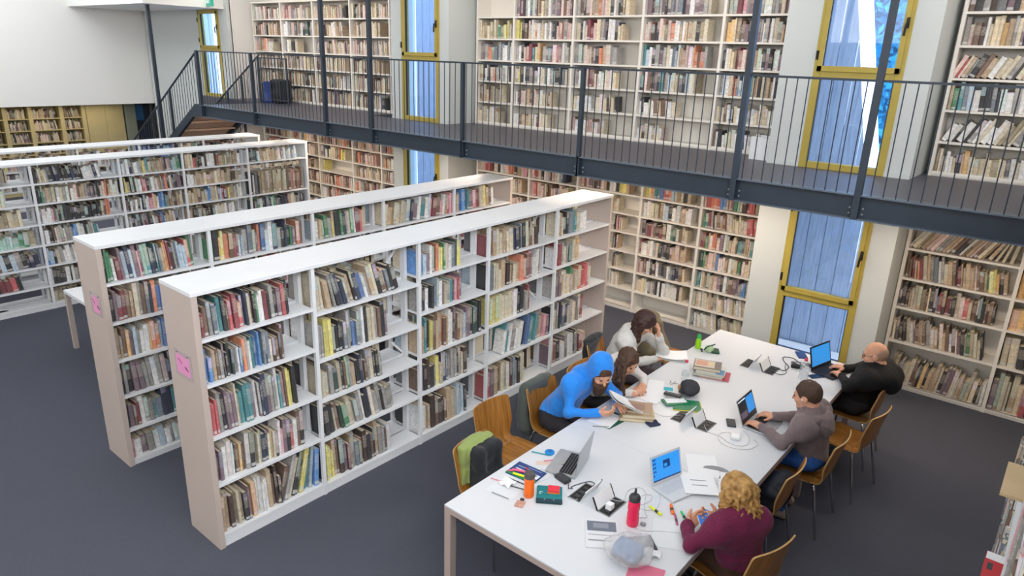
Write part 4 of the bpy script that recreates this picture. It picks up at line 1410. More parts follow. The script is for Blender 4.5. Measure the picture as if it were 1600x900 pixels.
def scr_off(lo, w, h, X):
    plate(lo, X, -w/2+0.012, w/2-0.012, 0.016, h-0.012, dark1, 0)
def scr_b(lo, w, h, X):
    plate(lo, X, -w/2+0.012, w/2-0.012, 0.022, h-0.014, blue1, 0)
    plate(lo, X, -w/2+0.012, w/2-0.012, 0.022, 0.032, navy1, 1, 'taskbar')
    s = MB()
    for i in range(9):
        s.box((-w/2+0.018+(i % 2)*0.016, -0.0056, h-0.035-(i//2)*0.028), (-w/2+0.028+(i % 2)*0.016, -0.005, h-0.02-(i//2)*0.028), 0, X)
    s.build('icons', navy1, lo)
    s = MB()
    s.box((-0.03, -0.0054, 0.10), (0.035, -0.005, 0.155), 0, X)
    s.build('logo_square', navy1, lo)
    plate(lo, X, -0.022, 0.008, 0.108, 0.13, blue1, 2, 'logo_notch')
def scr_c(lo, w, h, X):
    plate(lo, X, -w/2+0.01, w/2-0.01, 0.018, h-0.01, dark1, 0)
    plate(lo, X, 0.0, w/2-0.014, 0.05, h-0.02, blue1, 1, 'window')
    plate(lo, X, -w/2+0.016, -0.02, 0.04, 0.09, emis('screen_mauve', '6d6478', 0.2), 1, 'window')
    plate(lo, X, -w/2+0.014, -0.004, h-0.026, h-0.016, wht1, 1, 'window')
def scr_d(lo, w, h, X):
    plate(lo, X, -w/2+0.014, w/2-0.014, 0.03, h-0.014, blue1, 0)
    for i in range(4):
        plate(lo, X, -0.06+i*0.03, -0.045+i*0.03, 0.09-(i % 2)*0.02, 0.096-(i % 2)*0.02, blue2, 1, 'icons')
laptop('open silver laptop with black keys, screen turned away, beside blue book', 1.868, 1.70, R_(-74), 0.32, 0.225, R_(7), 0.215, silver, silver, keym, scr_off, darkgrey)
laptop('white-silver laptop with bright blue desktop in front of the blonde person', 2.602, 1.962, R_(73), 0.285, 0.20, R_(15), 0.205, whitelap, whitelap, whitelap, scr_b, whitelap)
laptop('silver laptop with half dark half blue screen, typed on by the hooded man', 2.70, 3.25, R_(90), 0.305, 0.22, R_(22), 0.205, silver, silver, keym, scr_c, black)
laptop('black laptop with plain blue screen in front of the bald man', 2.808, 4.735, R_(76), 0.34, 0.225, R_(14), 0.225, darklap, darklap, keym, scr_d, black)

# ------------------------------------------------------------------ bottles
def bottle(label, x, y, prof, bm, capprof, capm, extra=None, name='bottle'):
    t = thing(name, label, 'bottle', (x, y, T0))
    MB().lathe(prof, 24).build('body', bm, t, smooth=True)
    MB().lathe(capprof, 20).build('cap', capm, t, smooth=True)
    if extra:
        extra(t)
    return t
orangep = mat('orange_translucent_plastic', 'ff7410', 0.25, trans=0.08)
redp = mat('pinkish_red_translucent_plastic', 'f8305e', 0.2, trans=0.08)
limep = mat('lime_plastic', '9fdc1e', 0.3)
def band_(z0, z1, r, m):
    return lambda t: MB().lathe([(r, z0), (r, z1)], 24).build('label_band', m, t, smooth=True)
bottle('orange water bottle with grey lid', 1.896, 1.215, [(0.03, 0), (0.034, 0.006), (0.035, 0.05), (0.033, 0.09), (0.035, 0.13), (0.034, 0.145)], orangep, [(0.036, 0.145), (0.037, 0.165), (0.034, 0.18), (0.02, 0.187), (0.012, 0.188)], mat('smoky_lid', '55504f', 0.4))
def loop_(t):
    MB().tube(spline([(0.0, -0.012, 0.222), (0.004, -0.016, 0.245), (0.0, 0.0, 0.262), (-0.004, 0.016, 0.245), (0, 0.012, 0.222)], 6), 0.0045, 8).build('carry_loop', darkgrey, t, smooth=True)
    MB().lathe([(0.0375, 0.03), (0.0385, 0.034), (0.0385, 0.05), (0.0375, 0.054)], 24).build('ring', redp, t, smooth=True)
bottle('pinkish red water bottle with dark lid and carry loop', 2.565, 1.425, [(0.034, 0), (0.038, 0.008), (0.038, 0.08), (0.035, 0.10), (0.038, 0.12), (0.038, 0.165), (0.034, 0.18)], redp, [(0.036, 0.18), (0.037, 0.20), (0.03, 0.215), (0.018, 0.224), (0.01, 0.226)], darkgrey, loop_)
redcap = mat('red_cap', 'd23350', 0.4)
PET = [(0.026, 0), (0.031, 0.006), (0.032, 0.03), (0.029, 0.05), (0.032, 0.07), (0.032, 0.12), (0.028, 0.15), (0.014, 0.185), (0.013, 0.197)]
bottle('small clear water bottle with red cap near the stacked books', 1.856, 3.56, PET, clearpl, [(0.015, 0.19), (0.015, 0.208), (0.013, 0.21)], redcap, band_(0.055, 0.1, 0.0322, softplastic('clear_label', 'd8e2e6', 0.38)))
bottle('large clear water bottle with red cap beside the dark laptop', 2.70, 4.20, [(0.035, 0), (0.041, 0.008), (0.042, 0.05), (0.039, 0.08), (0.042, 0.11), (0.042, 0.17), (0.036, 0.21), (0.016, 0.255), (0.014, 0.268)], clearpl, [(0.016, 0.262), (0.016, 0.28), (0.014, 0.282)], redcap, band_(0.09, 0.15, 0.0422, softplastic('clear_label_2', 'd8e2e6', 0.38)))
bottle('small lime green bottle at the far table corner', 1.60, 4.37, [(0.026, 0), (0.03, 0.006), (0.03, 0.07), (0.024, 0.10), (0.018, 0.11)], limep, [(0.021, 0.11), (0.022, 0.135), (0.016, 0.15), (0.01, 0.152)], mat('green_cap', '2fb25a', 0.4))
# small green pouch with straps
t = thing('strapped_pouch', 'pale green round pouch with dark straps beside the lime bottle', 'pouch', (1.72, 4.37, T0), 0.5)
dgs = mat('dark_green_strap', '1f4a34', 0.5)
MB().lathe([(0.030, 0), (0.044, 0.008), (0.048, 0.03), (0.04, 0.05), (0.022, 0.06)], 20).build('body', mat('pale_green_fabric', 'a9c49b', 0.7), t, smooth=True)
MB().box((0.02, -0.055, 0), (0.10, 0.055, 0.022)).build('flap', dgs, t, bevel=0.006)
MB().tube(spline([(-0.05, -0.02, 0.02), (-0.02, -0.045, 0.07), (0.04, -0.03, 0.09), (0.05, 0.03, 0.07), (0.02, 0.05, 0.03)], 6), 0.006, 6).build('strap', dgs, t, smooth=True)
MB().tube(spline([(-0.06, 0.0, 0.012), (-0.085, -0.03, 0.03), (-0.07, -0.06, 0.012)], 6), 0.007, 6).build('strap', black, t, smooth=True)

# ------------------------------------------------------------------ books, papers and small things on the tables
def tbook(label, x, y, z, rz, w, d, h, col, pagec=pages, art=None, name='book', cat='book', soft=0.003):
    """closed book lying flat, w across, d along the spine"""
    t = thing(name, label, cat, (x, y, z), rz)
    m = mat('cover_'+str(len(bpy.data.materials)), col, 0.45)
    c = MB()
    c.box((-w/2, -d/2, 0), (w/2, d/2, soft)).box((-w/2, -d/2, h-soft), (w/2, d/2, h)).box((-w/2, -d/2, soft), (-w/2+soft, d/2, h-soft))
    c.build('cover', m, t)
    MB().box((-w/2+soft, -d/2+0.004, soft), (w/2-0.005, d/2-0.004, h-soft)).build('page_block', pagec, t)
    if art:
        art(t, w, d, h)
    return t
def patch(t, x0, x1, y0, y1, z, c, name='print'):
    return MB().box((x0, y0, z), (x1, y1, z+0.0006)).build(name, mat('print_'+str(len(bpy.data.materials)), c, 0.5), t)
sx, sy, sr = 1.95, 3.86, 0.35
tbook('red-covered book at the bottom of the table stack', 2.01, 3.87, T0, 0.30, 0.27, 0.2, 0.012, 'b8495c')
tbook('pale grey-green book second from bottom of the table stack', 1.955, 3.85, T0+0.0125, 0.33, 0.27, 0.2, 0.018, 'aab3ac')
tbook('white book with blue corner third in the table stack', 1.97, 3.87, T0+0.031, 0.30, 0.26, 0.2, 0.02, 'cfd3d0', art=lambda t, w, d, h: patch(t, w/2-0.08, w/2-0.005, -d/2+0.005, d/2-0.08, h, '5e8fb5'))
def art_top(t, w, d, h):
    patch(t, -w/2+0.01, w/2-0.06, -d/2+0.02, d/2-0.01, h, 'c9beae')
    patch(t, -w/2+0.02, 0.0, -d/2+0.05, d/2-0.03, h+0.0007, 'c99682')
    patch(t, 0.01, 0.05, -0.02, d/2-0.05, h+0.0007, 'd8c290')
tbook('grey book with reddish map cover on top of the table stack', 1.925, 3.88, T0+0.0515, 0.36, 0.25, 0.19, 0.034, '77716a', art=art_top)
# pile in front of the blue hoodie
tbook('tan paperback at the bottom of the pile by the blue hoodie', 1.868, 2.665, T0, 0.55, 0.27, 0.20, 0.03, 'b39f7c')
tbook('tan paperback in the middle of the pile by the blue hoodie', 1.872, 2.675, T0+0.0305, 0.62, 0.26, 0.20, 0.028, 'c2ae8c')
tbook('brownish paperback on top of the pile by the blue hoodie', 1.86, 2.69, T0+0.059, 0.45, 0.24, 0.18, 0.022, 'ae927a', art=lambda t, w, d, h: patch(t, -0.05, 0.06, -0.05, 0.05, h, '9a7c6c'))
# book held open by the man in blue
def open_book(label, loc, rz, rx, w, d, th, print_=None, cov='d8d8d4', fan=0.35):
    t = thing('open_book', label, 'book', loc, rz)
    t.rotation_euler = (rx, 0, rz)
    f = lambda u, v: ((w*(u-0.5), d*(v-0.5), 0.006+th*(1-abs(2*u-1))**0.5*0.9+fan*0.08*(abs(2*u-1))**2), (0, 0, 1))
    MB().sheet(f, 16, 2, 0.006).build('page_block', paper, t, smooth=True)
    MB().sheet(lambda u, v: ((w*1.03*(u-0.5), d*1.03*(v-0.5), -0.002+fan*0.08*(abs(2*u-1))**2), (0, 0, 1)), 10, 1, 0.003).build('cover', mat('cover_'+str(len(bpy.data.materials)), cov, 0.5), t, smooth=True)
    if print_:
        print_(t, w, d, th)
    return t
txt = mat('printed_grey', '9aa0a6', 0.7)
def lines(t, w, d, th):
    s = MB()
    for pg in (-1, 1):
        for k in range(11):
            x0, x1 = pg*0.02, pg*(w/2-0.02)
            y = -d/2+0.03+k*(d-0.06)/11
            u = abs(2*((x0+x1)/2/w+0.5)-1)
            z = 0.010+th*(1-u)**0.5*0.9+0.35*0.08*u*u
            s.cbox(((x0+x1)/2, y, z+0.001), (abs(x1-x0)*0.8, 0.004, 0.0006), 0, 0, -pg*0.10)
    s.build('text_lines', txt, t)
open_book('open white book held up by the man in the blue hoodie', (1.80, 2.57, T0+0.12), -0.5, -0.55, 0.26, 0.2, 0.012)
tp = thing('paper_sheet', 'white sheet under the hands of the man in blue', 'paper', (1.70, 2.455, T0), 0.1)
MB().box((-0.1, -0.12, 0.0014), (0.1, 0.12, 0.0026)).build('sheet', paper, tp)
tp = thing('folder', 'dark green folder under the sheet of the man in blue', 'folder', (1.735, 2.475, T0), -0.12)
MB().box((-0.10, -0.13, 0), (0.10, 0.13, 0.0012)).build('cover', mat('dark_green_card', '1d5a48', 0.5), tp)
tp = thing('pen', 'grey pen lying at the edge of the sheet by the man in blue', 'pen', (1.75, 2.325, T0+0.004), 0.65)
MB().tube([(-0.07, 0, 0), (0.05, 0, 0), (0.065, 0, 0)], [0.004, 0.004, 0.0015], 8).build('barrel', grey, tp)
wl = thing('wallet', 'navy cloth pouch lying near the tan paperbacks', 'pouch', (2.01, 2.66, T0), -0.5)
MB().sheet(lambda u, v: ((0.13*(u-0.5), 0.10*(v-0.5), 0.007+0.002*math.sin(9*u+4*v)), (0, 0, 1)), 8, 8, 0.012).build('cloth', mat('navy_cloth', '2c3350', 0.8), wl, smooth=True)
MB().box((-0.01, -0.052, 0.012), (0.012, 0.052, 0.0155)).build('flap', mat('navy_cloth_edge', '252b45', 0.8), wl)
# green files with cap
def leaf_(name, label, cat, x, y, z, rz, w, d, h, col, group=None, bev=0):
    t = thing(name, label, cat, (x, y, z), rz, group)
    MB().box((-w/2, -d/2, 0), (w/2, d/2, h)).build('sheet', col if not isinstance(col, str) else mat('sheet_'+str(len(bpy.data.materials)), col, 0.5), t, bevel=bev)
    return t
gm = mat('green_card', '1f7a55', 0.45)
leaf_('folder', 'green folder with yellow edge under the charcoal cap', 'folder', 2.10, 3.12, T0, 0.55, 0.24, 0.19, 0.006, mat('yellow_edge', 'c9bb4a', 0.5))
leaf_('folder', 'green folder on top of the yellow-edged one', 'folder', 2.09, 3.125, T0+0.0065, 0.55, 0.235, 0.185, 0.004, gm)
leaf_('folder', 'narrow green folder open towards the table edge', 'folder', 1.995, 3.11, T0+0.011, 0.95, 0.22, 0.12, 0.005, gm)
leaf_('paper_sheet', 'white sheet sticking out of the green folders', 'paper', 1.99, 3.12, T0+0.0165, 0.85, 0.18, 0.08, 0.002, paper)
F_ = Field((1.86, 3.17, TZ+0.01), (2.15, 3.52, TZ+0.16), 0.006)
F_.ell((2.01, 3.345, TZ+0.075), (0.085, 0.08, 0.062), None, 0.02, 0)
F_.ell((2.04, 3.30, TZ+0.07), (0.05, 0.09, 0.045), None, 0.03, 0)
F_.rbox((2.0, 3.34, TZ+0.034), (0.06, 0.07, 0.008), 0.005, None, 0.02, 0)
F_.wrinkle(None, 0.0022, 55, 2)
cp = lab(link('knit_cap', F_.mesh('knit_cap', [mat('charcoal_knit', '3a3c42', 0.95, bump=0.3, scale=120)])), 'charcoal knit cap lying on the green folders', 'cap')
tc_ = thing('pencil_case', 'black flat pencil case in front of the charcoal cap', 'case', (1.93, 3.18, T0+0.02), 0.2)
MB().box((-0.075, -0.025, 0), (0.075, 0.025, 0.02)).build('body', darkgrey, tc_, bevel=0.006)
MB().box((-0.07, -0.002, 0.02), (0.07, 0.002, 0.022)).build('zip', grey, tc_)
F_ = Field((1.86, 3.29, TZ), (2.0, 3.42, TZ+0.12), 0.005)
F_.cap((1.925, 3.335, TZ+0.045), (1.955, 3.365, TZ+0.05), 0.026, 0.03, 0.01, 0)
F_.cap((1.915, 3.36, TZ+0.02), (1.93, 3.345, TZ+0.03), 0.02, 0.02, 0.01, 0)
lab(link('bread_roll', F_.mesh('bread_roll', [mat('golden_crust', 'b98a58', 0.7, var=0.2, scale=30)])), 'small tan-brown lump tucked beside the charcoal cap', 'food')
leaf_('card', 'bright teal card lying on white papers', 'card', 1.822, 3.303, T0+0.0015, 0.55, 0.09, 0.07, 0.001, '34b3c4')
ks = thing('keys', 'small bunch of keys beside the teal card', 'keys', (1.795, 3.42, T0), 0.3)
MB().tube([(0.016*math.cos(a), 0.016*math.sin(a), 0.002) for a in [i*PI/6 for i in range(12)]], 0.0018, 5, 0, True).build('ring', grey, ks)
for a in (0.4, 1.1, 1.9):
    MB().cbox((0.04*math.cos(a), 0.04*math.sin(a), 0.003), (0.05, 0.008, 0.002), 0, 0, 0, a).build('key', chrome, ks)
# papers beside the brunette
for i, (x, y, r) in enumerate([(1.70, 3.02, 0.2), (1.73, 3.16, -0.2), (1.69, 3.25, 0.45), (1.78, 3.10, 0.05)]):
    leaf_('paper_sheet', ['white sheet nearest the open white book', 'white sheet in front of the long-haired woman', 'white sheet at the table edge by the long-haired woman', 'white sheet nearest the green folders'][i], 'paper', x, y, T0+0.0002+0.0011*i, r, 0.21, 0.28, 0.0009, paper, 'loose white sheets')
def cord(name, label, pts, r, m, n=10):
    o = MB().tube(spline(pts, n), r, 6).build(name, m, None, smooth=True)
    return lab(o, label, 'cable')
zc = T0+0.003
cord('cable', 'thin white cable looping past the green folders', [(1.86, 2.96, zc), (1.93, 2.84, zc), (2.03, 2.82, zc), (2.09, 2.88, zc), (2.13, 2.93, zc+0.004)], 0.0015, mat('white_cable', 'c6c8ca', 0.5))
whc = bpy.data.materials['white_cable']
# near group: left end of the table
def art_blue(t, w, d, h):
    patch(t, -w/2, w/2, -d/2, -d/2+0.045, h, '2f8a58')
    patch(t, -0.09, 0.09, 0.0, 0.012, h, 'd8e0ea', 'title')
    patch(t, -0.09, 0.02, 0.035, 0.045, h, '8fa6cc', 'title')
    patch(t, -0.02, 0.09, 0.06, 0.066, h, '8fa6cc', 'title')
    patch(t, 0.06, 0.11, -0.03, 0.02, h, 'e4e8ee')
tbook('blue and green exercise book with white print by the orange bottle', 1.715, 1.41, T0, 0.06, 0.235, 0.17, 0.008, '24407f', paper, art_blue)
hl = {'p': 'f0608a', 'y': 'e6f02a', 'o': 'ff7a2a', 'g': '3cc873', 'm': 'b84a7a', 'r': 'e23a4a'}
def marker(label, x, y, z, rz, c, r=0.0085, L=0.11, dark=True):
    t = thing('highlighter', label, 'pen', (x, y, z+r), rz, 'highlighters on the table')
    MB().tube([(-L/2, 0, 0), (-L*0.05, 0, 0), (L*0.42, 0, 0), (L/2, 0, 0)], [r*0.8, r, r, r*0.6], 10).build('barrel', mat('pen_'+str(len(bpy.data.materials)), hl[c], 0.4), t, smooth=True)
    if dark:
        MB().tube([(-L*0.02, 0, 0), (L*0.22, 0, 0)], r*1.06, 10).build('grip', mat('pen_dark_'+str(len(bpy.data.materials)), '3a3a34', 0.5), t, smooth=True)
    return t
marker('pink highlighter lying on the blue exercise book', 1.68, 1.385, T0+0.008, 0.35, 'p', dark=False)
marker('yellow highlighter lying on the green part of the exercise book', 1.715, 1.345, T0+0.008, 0.25, 'y', dark=False)
marker('red pen lying beside the pink highlighter on the exercise book', 1.73, 1.43, T0+0.008, -0.4, 'r', 0.005, dark=False)
marker('pale pink highlighter at the edge of the exercise book', 1.64, 1.365, T0+0.008, 0.9, 'p', 0.007, 0.08, dark=False)
marker('yellow highlighter standing out by the red bottle', 2.612, 1.642, T0, -0.3, 'y')
marker('orange highlighter in front of the silver-white laptop', 2.685, 1.725, T0, -0.95, 'o', 0.011, 0.1)
marker('magenta pen below the orange highlighter', 2.755, 1.65, T0, -0.95, 'm', 0.007)
marker('green highlighter between the orange pen and the phone', 2.78, 1.71, T0, -0.75, 'g')
leaf_('paper_sheet', 'white sheet with creases left of the orange bottle', 'paper', 1.73, 1.20, T0, 0.1, 0.21, 0.25, 0.0012, mat('pale_paper', 'dfe3e8', 0.7))
tp = thing('crumpled_tissue', 'crumpled white tissue on the sheet left of the orange bottle', 'tissue', (1.70, 1.225, T0+0.0013), 0)
MB().sheet(lambda u, v: ((0.09*(u-0.5), 0.09*(v-0.5), 0.012+0.008*math.sin(9*u+2)*math.cos(8*v)), (0.3*math.sin(20*u), 0.3*math.cos(17*v), 1)), 10, 10, 0.002).build('tissue', paper, tp)
for (lb, x, y, r, m) in (('black pen on the sheet left of the orange bottle', 1.735, 1.285, 0.1, black), ('dark grey pen beside the orange bottle', 1.80, 1.235, 0.3, darkgrey), ('thin pink pen at the left table edge', 1.645, 1.21, 0.25, mat('pink_pen', 'd98a9a', 0.4)), ('thin grey ruler along the near edge of the creased sheet', 1.76, 1.085, 0.14, grey), ('thin grey pen lying near the hooded man elbow', 2.83, 3.52, 0.3, darkgrey), ('thin pencil beside the phone of the blonde person', 2.90, 1.84, 0.5, darkgrey)):
    t = thing('pen', lb, 'pen', (x, y, T0+0.0055), r)
    MB().tube([(-0.07, 0, 0), (0.055, 0, 0), (0.07, 0, 0)], [0.0038, 0.0038, 0.001], 8).build('barrel', m, t)
t = thing('card_holder', 'small pinkish card with dark clip in front of the orange bottle', 'card', (1.91, 1.105, T0), 0.35)
MB().box((-0.03, -0.035, 0), (0.03, 0.035, 0.004)).build('card', mat('pinkish_card', 'c99a88', 0.5, var=0.2, scale=40), t)
MB().box((-0.012, 0.035, 0), (0.012, 0.055, 0.012)).build('clip', darkgrey, t)
# teal pouch, red case
teal = mat('teal_fabric', '0f7f86', 0.6)
t = thing('pouch', 'teal zip pouch with dark band right of the orange bottle', 'pouch', (2.0, 1.305, T0), 0.62)
MB().box((-0.085, -0.06, 0), (0.085, 0.09, 0.024)).build('body', teal, t, bevel=0.008)
MB().box((-0.087, -0.088, 0), (0.087, -0.058, 0.026)).build('band', mat('dark_teal_band', '1d3d48', 0.6), t, bevel=0.006)
for xx in (-0.03, 0.03):
    MB().lathe([(0.006, 0), (0.005, 0.003)], 10).build('stud', grey, t, loc=(xx, -0.073, 0.026))
MB().tube([(0.012*math.cos(a)-0.055, 0.012*math.sin(a)+0.0, 0.0255) for a in [0.5+i*0.45 for i in range(10)]], 0.002, 5).build('printed_mark', paper, t)
t = thing('sticky_notes', 'red and orange block of sticky notes on the teal pouch', 'notes', (2.005, 1.345, T0+0.0245), 0.6)
MB().box((-0.04, -0.035, 0), (0.04, 0.035, 0.008)).build('orange_block', mat('orange_notes', 'f08a3a', 0.6), t)
MB().box((-0.038, -0.033, 0.008), (0.038, 0.033, 0.022)).build('red_block', mat('red_notes', 'e8384a', 0.6), t, bevel=0.003)
leaf_('sticky_note', 'yellow-green sticky note between the bottle and the teal pouch', 'notes', 1.915, 1.345, T0, 0.3, 0.06, 0.05, 0.003, 'dce46a')
# blue disc, tape, charger
t = thing('tape_dispenser', 'round bright blue disc lying near the left table edge', 'disc', (1.68, 1.735, T0), 0)
MB().lathe([(0.034, 0), (0.036, 0.003), (0.036, 0.012), (0.03, 0.015)], 26).build('disc', mat('bright_blue_plastic', '1488d8', 0.35), t, smooth=True)
MB().lathe([(0.02, 0.015), (0.018, 0.017)], 20).build('hub', mat('mid_blue_plastic', '0f6fb8', 0.35), t, smooth=True)
t = thing('pen', 'teal pen lying against the blue disc', 'pen', (1.645, 1.68, T0+0.005), 0.35)
MB().tube([(-0.075, 0, 0), (0.06, 0, 0), (0.075, 0, 0)], [0.0045, 0.0045, 0.001], 8).build('barrel', mat('teal_pen', '2a8fa0', 0.4), t)
leaf_('receipt', 'pinkish paper slip between the blue disc and the laptop', 'paper', 1.73, 1.60, T0, 0.7, 0.12, 0.05, 0.001, 'd9c4b8')
t = thing('pen', 'pink pen lying on the pinkish slip', 'pen', (1.745, 1.655, T0+0.006), 1.0)
MB().tube([(-0.05, 0, 0), (0.05, 0, 0)], 0.0042, 8).build('barrel', mat('pink_pen_2', 'e08aa0', 0.4), t)
t = thing('charger', 'black laptop power brick beside the left laptop', 'charger', (1.955, 1.52, T0), -0.2)
MB().box((-0.055, -0.03, 0), (0.055, 0.03, 0.03)).build('brick', darkgrey, t, bevel=0.006)
blk = mat('black_cable', '2a2c30', 0.5)
cord('cable', 'black cable looping from the power brick to the table socket', [(2.01, 1.51, zc+0.008), (2.04, 1.47, zc), (2.055, 1.45, zc+0.012), (2.07, 1.475, zc+0.006), (2.05, 1.485, zc), (2.06, 1.53, zc), (2.10, 1.62, zc), (2.15, 1.62, zc+0.01), (2.16, 1.58, zc+0.006)], 0.003, blk)
cord('cable', 'thin dark cable coiled beside the left laptop', [(1.91, 1.50, zc+0.006), (1.86, 1.54, zc), (1.83, 1.62, zc), (1.87, 1.66, zc+0.02), (1.91, 1.60, zc+0.02), (1.88, 1.54, zc+0.004), (1.84, 1.57, zc)], 0.0022, blk)
cord('cable', 'thin white cable curving round the exercise book', [(1.76, 1.51, zc), (1.83, 1.55, zc), (1.87, 1.49, zc), (1.855, 1.40, zc), (1.83, 1.33, zc)], 0.0014, whc)
cord('cable', 'thin white cable from the teal pouch to the socket', [(2.065, 1.40, zc), (2.10, 1.375, zc), (2.14, 1.375, zc), (2.165, 1.40, zc+0.006)], 0.0014, whc)
# right near end
cord('cable', 'white cable coiled between the socket and the red bottle', [(2.372, 1.47, zc+0.03), (2.35, 1.50, zc+0.04), (2.40, 1.58, zc+0.01), (2.36, 1.72, zc), (2.40, 1.80, zc), (2.46, 1.78, zc), (2.52, 1.66, zc), (2.57, 1.58, zc), (2.60, 1.55, zc), (2.575, 1.52, zc), (2.53, 1.50, zc)], 0.0022, whc)
cord('cable', 'white cable looping behind the red bottle', [(2.44, 1.60, zc), (2.50, 1.63, zc), (2.53, 1.72, zc), (2.50, 1.78, zc), (2.46, 1.72, zc), (2.52, 1.60, zc), (2.60, 1.66, zc), (2.57, 1.78, zc), (2.53, 1.84, zc)], 0.0018, whc)
cord('cable', 'long thin white earphone cable running to the phone', [(2.60, 1.40, zc), (2.66, 1.42, zc), (2.73, 1.48, zc), (2.80, 1.53, zc), (2.88, 1.57, zc+0.02), (2.925, 1.60, TZ+0.085)], 0.0018, whc)
t = thing('earphone_case', 'small grey earphone case beside the red bottle', 'case', (2.62, 1.465, T0), 0.3)
MB().box((-0.018, -0.013, 0), (0.018, 0.013, 0.016)).build('shell', grey, t, bevel=0.006)
def art_sheet(t, w, d, h):
    patch(t, -w/2+0.012, w/2-0.012, 0.02, d/2-0.02, h, '6f7785', 'photo')
    patch(t, -w/2+0.05, w/2-0.06, 0.05, d/2-0.04, h+0.0007, '8e95a2', 'photo')
    patch(t, -w/2+0.015, w/2-0.04, -0.075, -0.062, h, '8f959d', 'heading')
    patch(t, -w/2+0.015, w/2-0.02, -0.02, -0.012, h, 'a8adb4', 'heading')
tbook('stapled printout with a grey photograph beside the plastic bag', 2.475, 1.215, T0, 0.62, 0.205, 0.27, 0.006, 'dde0e4', paper, art_sheet, 'printout', 'paper', 0.001)
bkc = mat('black_card', '3d3d46', 0.5)
leaf_('notebook', 'dark grey notebook partly under the plastic bag', 'notebook', 2.70, 1.295, T0, 0.85, 0.17, 0.13, 0.008, bkc)
leaf_('paper_sheet', 'large pale sheet lying between the red bottle and the blonde person', 'paper', 2.79, 1.50, T0, 0.45, 0.21, 0.28, 0.001, mat('pale_sheet', 'dfe5e8', 0.7))
tp = thing('crumpled_tissue', 'crumpled white tissue right of the plastic bag', 'tissue', (2.80, 1.255, T0), 0.4)
MB().sheet(lambda u, v: ((0.10*(u-0.5), 0.07*(v-0.5), 0.016+0.011*math.sin(8*u+2)*math.cos(9*v)), (0.3*math.sin(20*u), 0.3*math.cos(17*v), 1)), 10, 10, 0.002).build('tissue', paper, tp)
leaf_('folder', 'pink folder at the near right corner of the table', 'folder', 2.875, 1.015, T0, 0.3, 0.20, 0.30, 0.003, 'd9748f')
# papers by the white laptop
def art_lines(t, w, d, h):
    patch(t, -0.055, 0.055, 0.035, 0.042, h, '7a7f88', 'heading')
    patch(t, -0.055, 0.055, -0.025, -0.018, h, '7a7f88', 'heading')
t = leaf_('paper_sheet', 'white sheet with two dark bars leaning on the white laptop', 'paper', 2.695, 2.10, T0+0.021, 0.62, 0.23, 0.25, 0.001, paper)
art_lines(t, .2, .28, 0.001)
leaf_('paper_sheet', 'white sheet behind the white laptop', 'paper', 2.60, 2.36, T0, 0.55, 0.22, 0.29, 0.001, paper, 'loose white sheets')
leaf_('paper_sheet', 'white sheet at the table edge by the blonde head', 'paper', 2.87, 2.28, T0, 0.35, 0.20, 0.26, 0.001, paper)
t = thing('tablet_sleeve', 'grey rounded card lying behind the sheet with two bars', 'sleeve', (2.70, 2.37, T0+0.0015), 0.4)
MB().prism([(0.09*math.cos(a), 0.05*math.sin(a)) for a in [i*PI/10 for i in range(11)]], 0, 0.003).build('card', grey, t)
# by the hooded man
t = thing('mobile_phone', 'black device lying behind the hooded man laptop', 'phone', (2.50, 3.10, T0), 0.5)
MB().box((-0.035, -0.06, 0), (0.035, 0.06, 0.014)).build('body', darkgrey, t, bevel=0.004)
t = thing('charger', 'white square power adapter beside the hooded man laptop', 'charger', (2.62, 2.90, T0), 0.4)
MB().box((-0.035, -0.035, 0), (0.035, 0.035, 0.026)).build('brick', paper, t, bevel=0.006)
cord('cable', 'white cable looping from the adapter past the hooded man laptop', [(2.36, 2.90, zc+0.01), (2.42, 2.84, zc), (2.52, 2.84, zc), (2.60, 2.80, zc), (2.68, 2.80, zc), (2.73, 2.86, zc), (2.70, 2.98, zc), (2.62, 3.06, zc)], 0.002, whc)
cord('cable', 'second white cable looping near the table edge', [(2.59, 2.90, zc+0.02), (2.54, 2.94, zc), (2.50, 2.86, zc), (2.56, 2.76, zc), (2.66, 2.74, zc), (2.76, 2.80, zc), (2.79, 2.92, zc), (2.74, 2.98, zc)], 0.002, whc)
# by the bald man
t = thing('mobile_phone', 'dark blue phone lying in front of the bald man laptop', 'phone', (2.728, 4.525, T0), 0.97)
MB().box((-0.07, -0.036, 0), (0.07, 0.036, 0.008)).build('body', mat('dark_blue_phone', '222c48', 0.25), t, bevel=0.003)
leaf_('folder', 'navy folder at the far table edge beside the dark laptop', 'folder', 2.46, 4.93, T0+0.0015, 0.55, 0.09, 0.16, 0.012, mat('navy_card', '27407a', 0.5))
leaf_('paper_sheet', 'white sheet at the far edge of the table', 'paper', 2.56, 4.92, T0, 0.1, 0.24, 0.18, 0.001, paper)
t = thing('charger', 'black power brick among cables beside the large clear bottle', 'charger', (2.52, 4.60, T0), 0.3)
MB().box((-0.05, -0.03, 0), (0.05, 0.03, 0.03)).build('brick', black, t, bevel=0.005)
t = thing('charger', 'second black adapter lying behind the large clear bottle', 'charger', (2.62, 4.72, T0), -0.2)
MB().box((-0.05, -0.02, 0), (0.05, 0.02, 0.022)).build('brick', black, t, bevel=0.005)
cord('cable', 'tangled black cables between the socket and the dark laptop', [(2.40, 4.42, zc+0.01), (2.46, 4.44, zc), (2.46, 4.56, zc), (2.38, 4.66, zc), (2.34, 4.76, zc), (2.42, 4.80, zc), (2.50, 4.70, zc+0.02), (2.58, 4.66, zc), (2.50, 4.62, zc+0.03), (2.44, 4.70, zc), (2.55, 4.76, zc), (2.65, 4.74, zc), (2.66, 4.84, zc)], 0.004, blk)
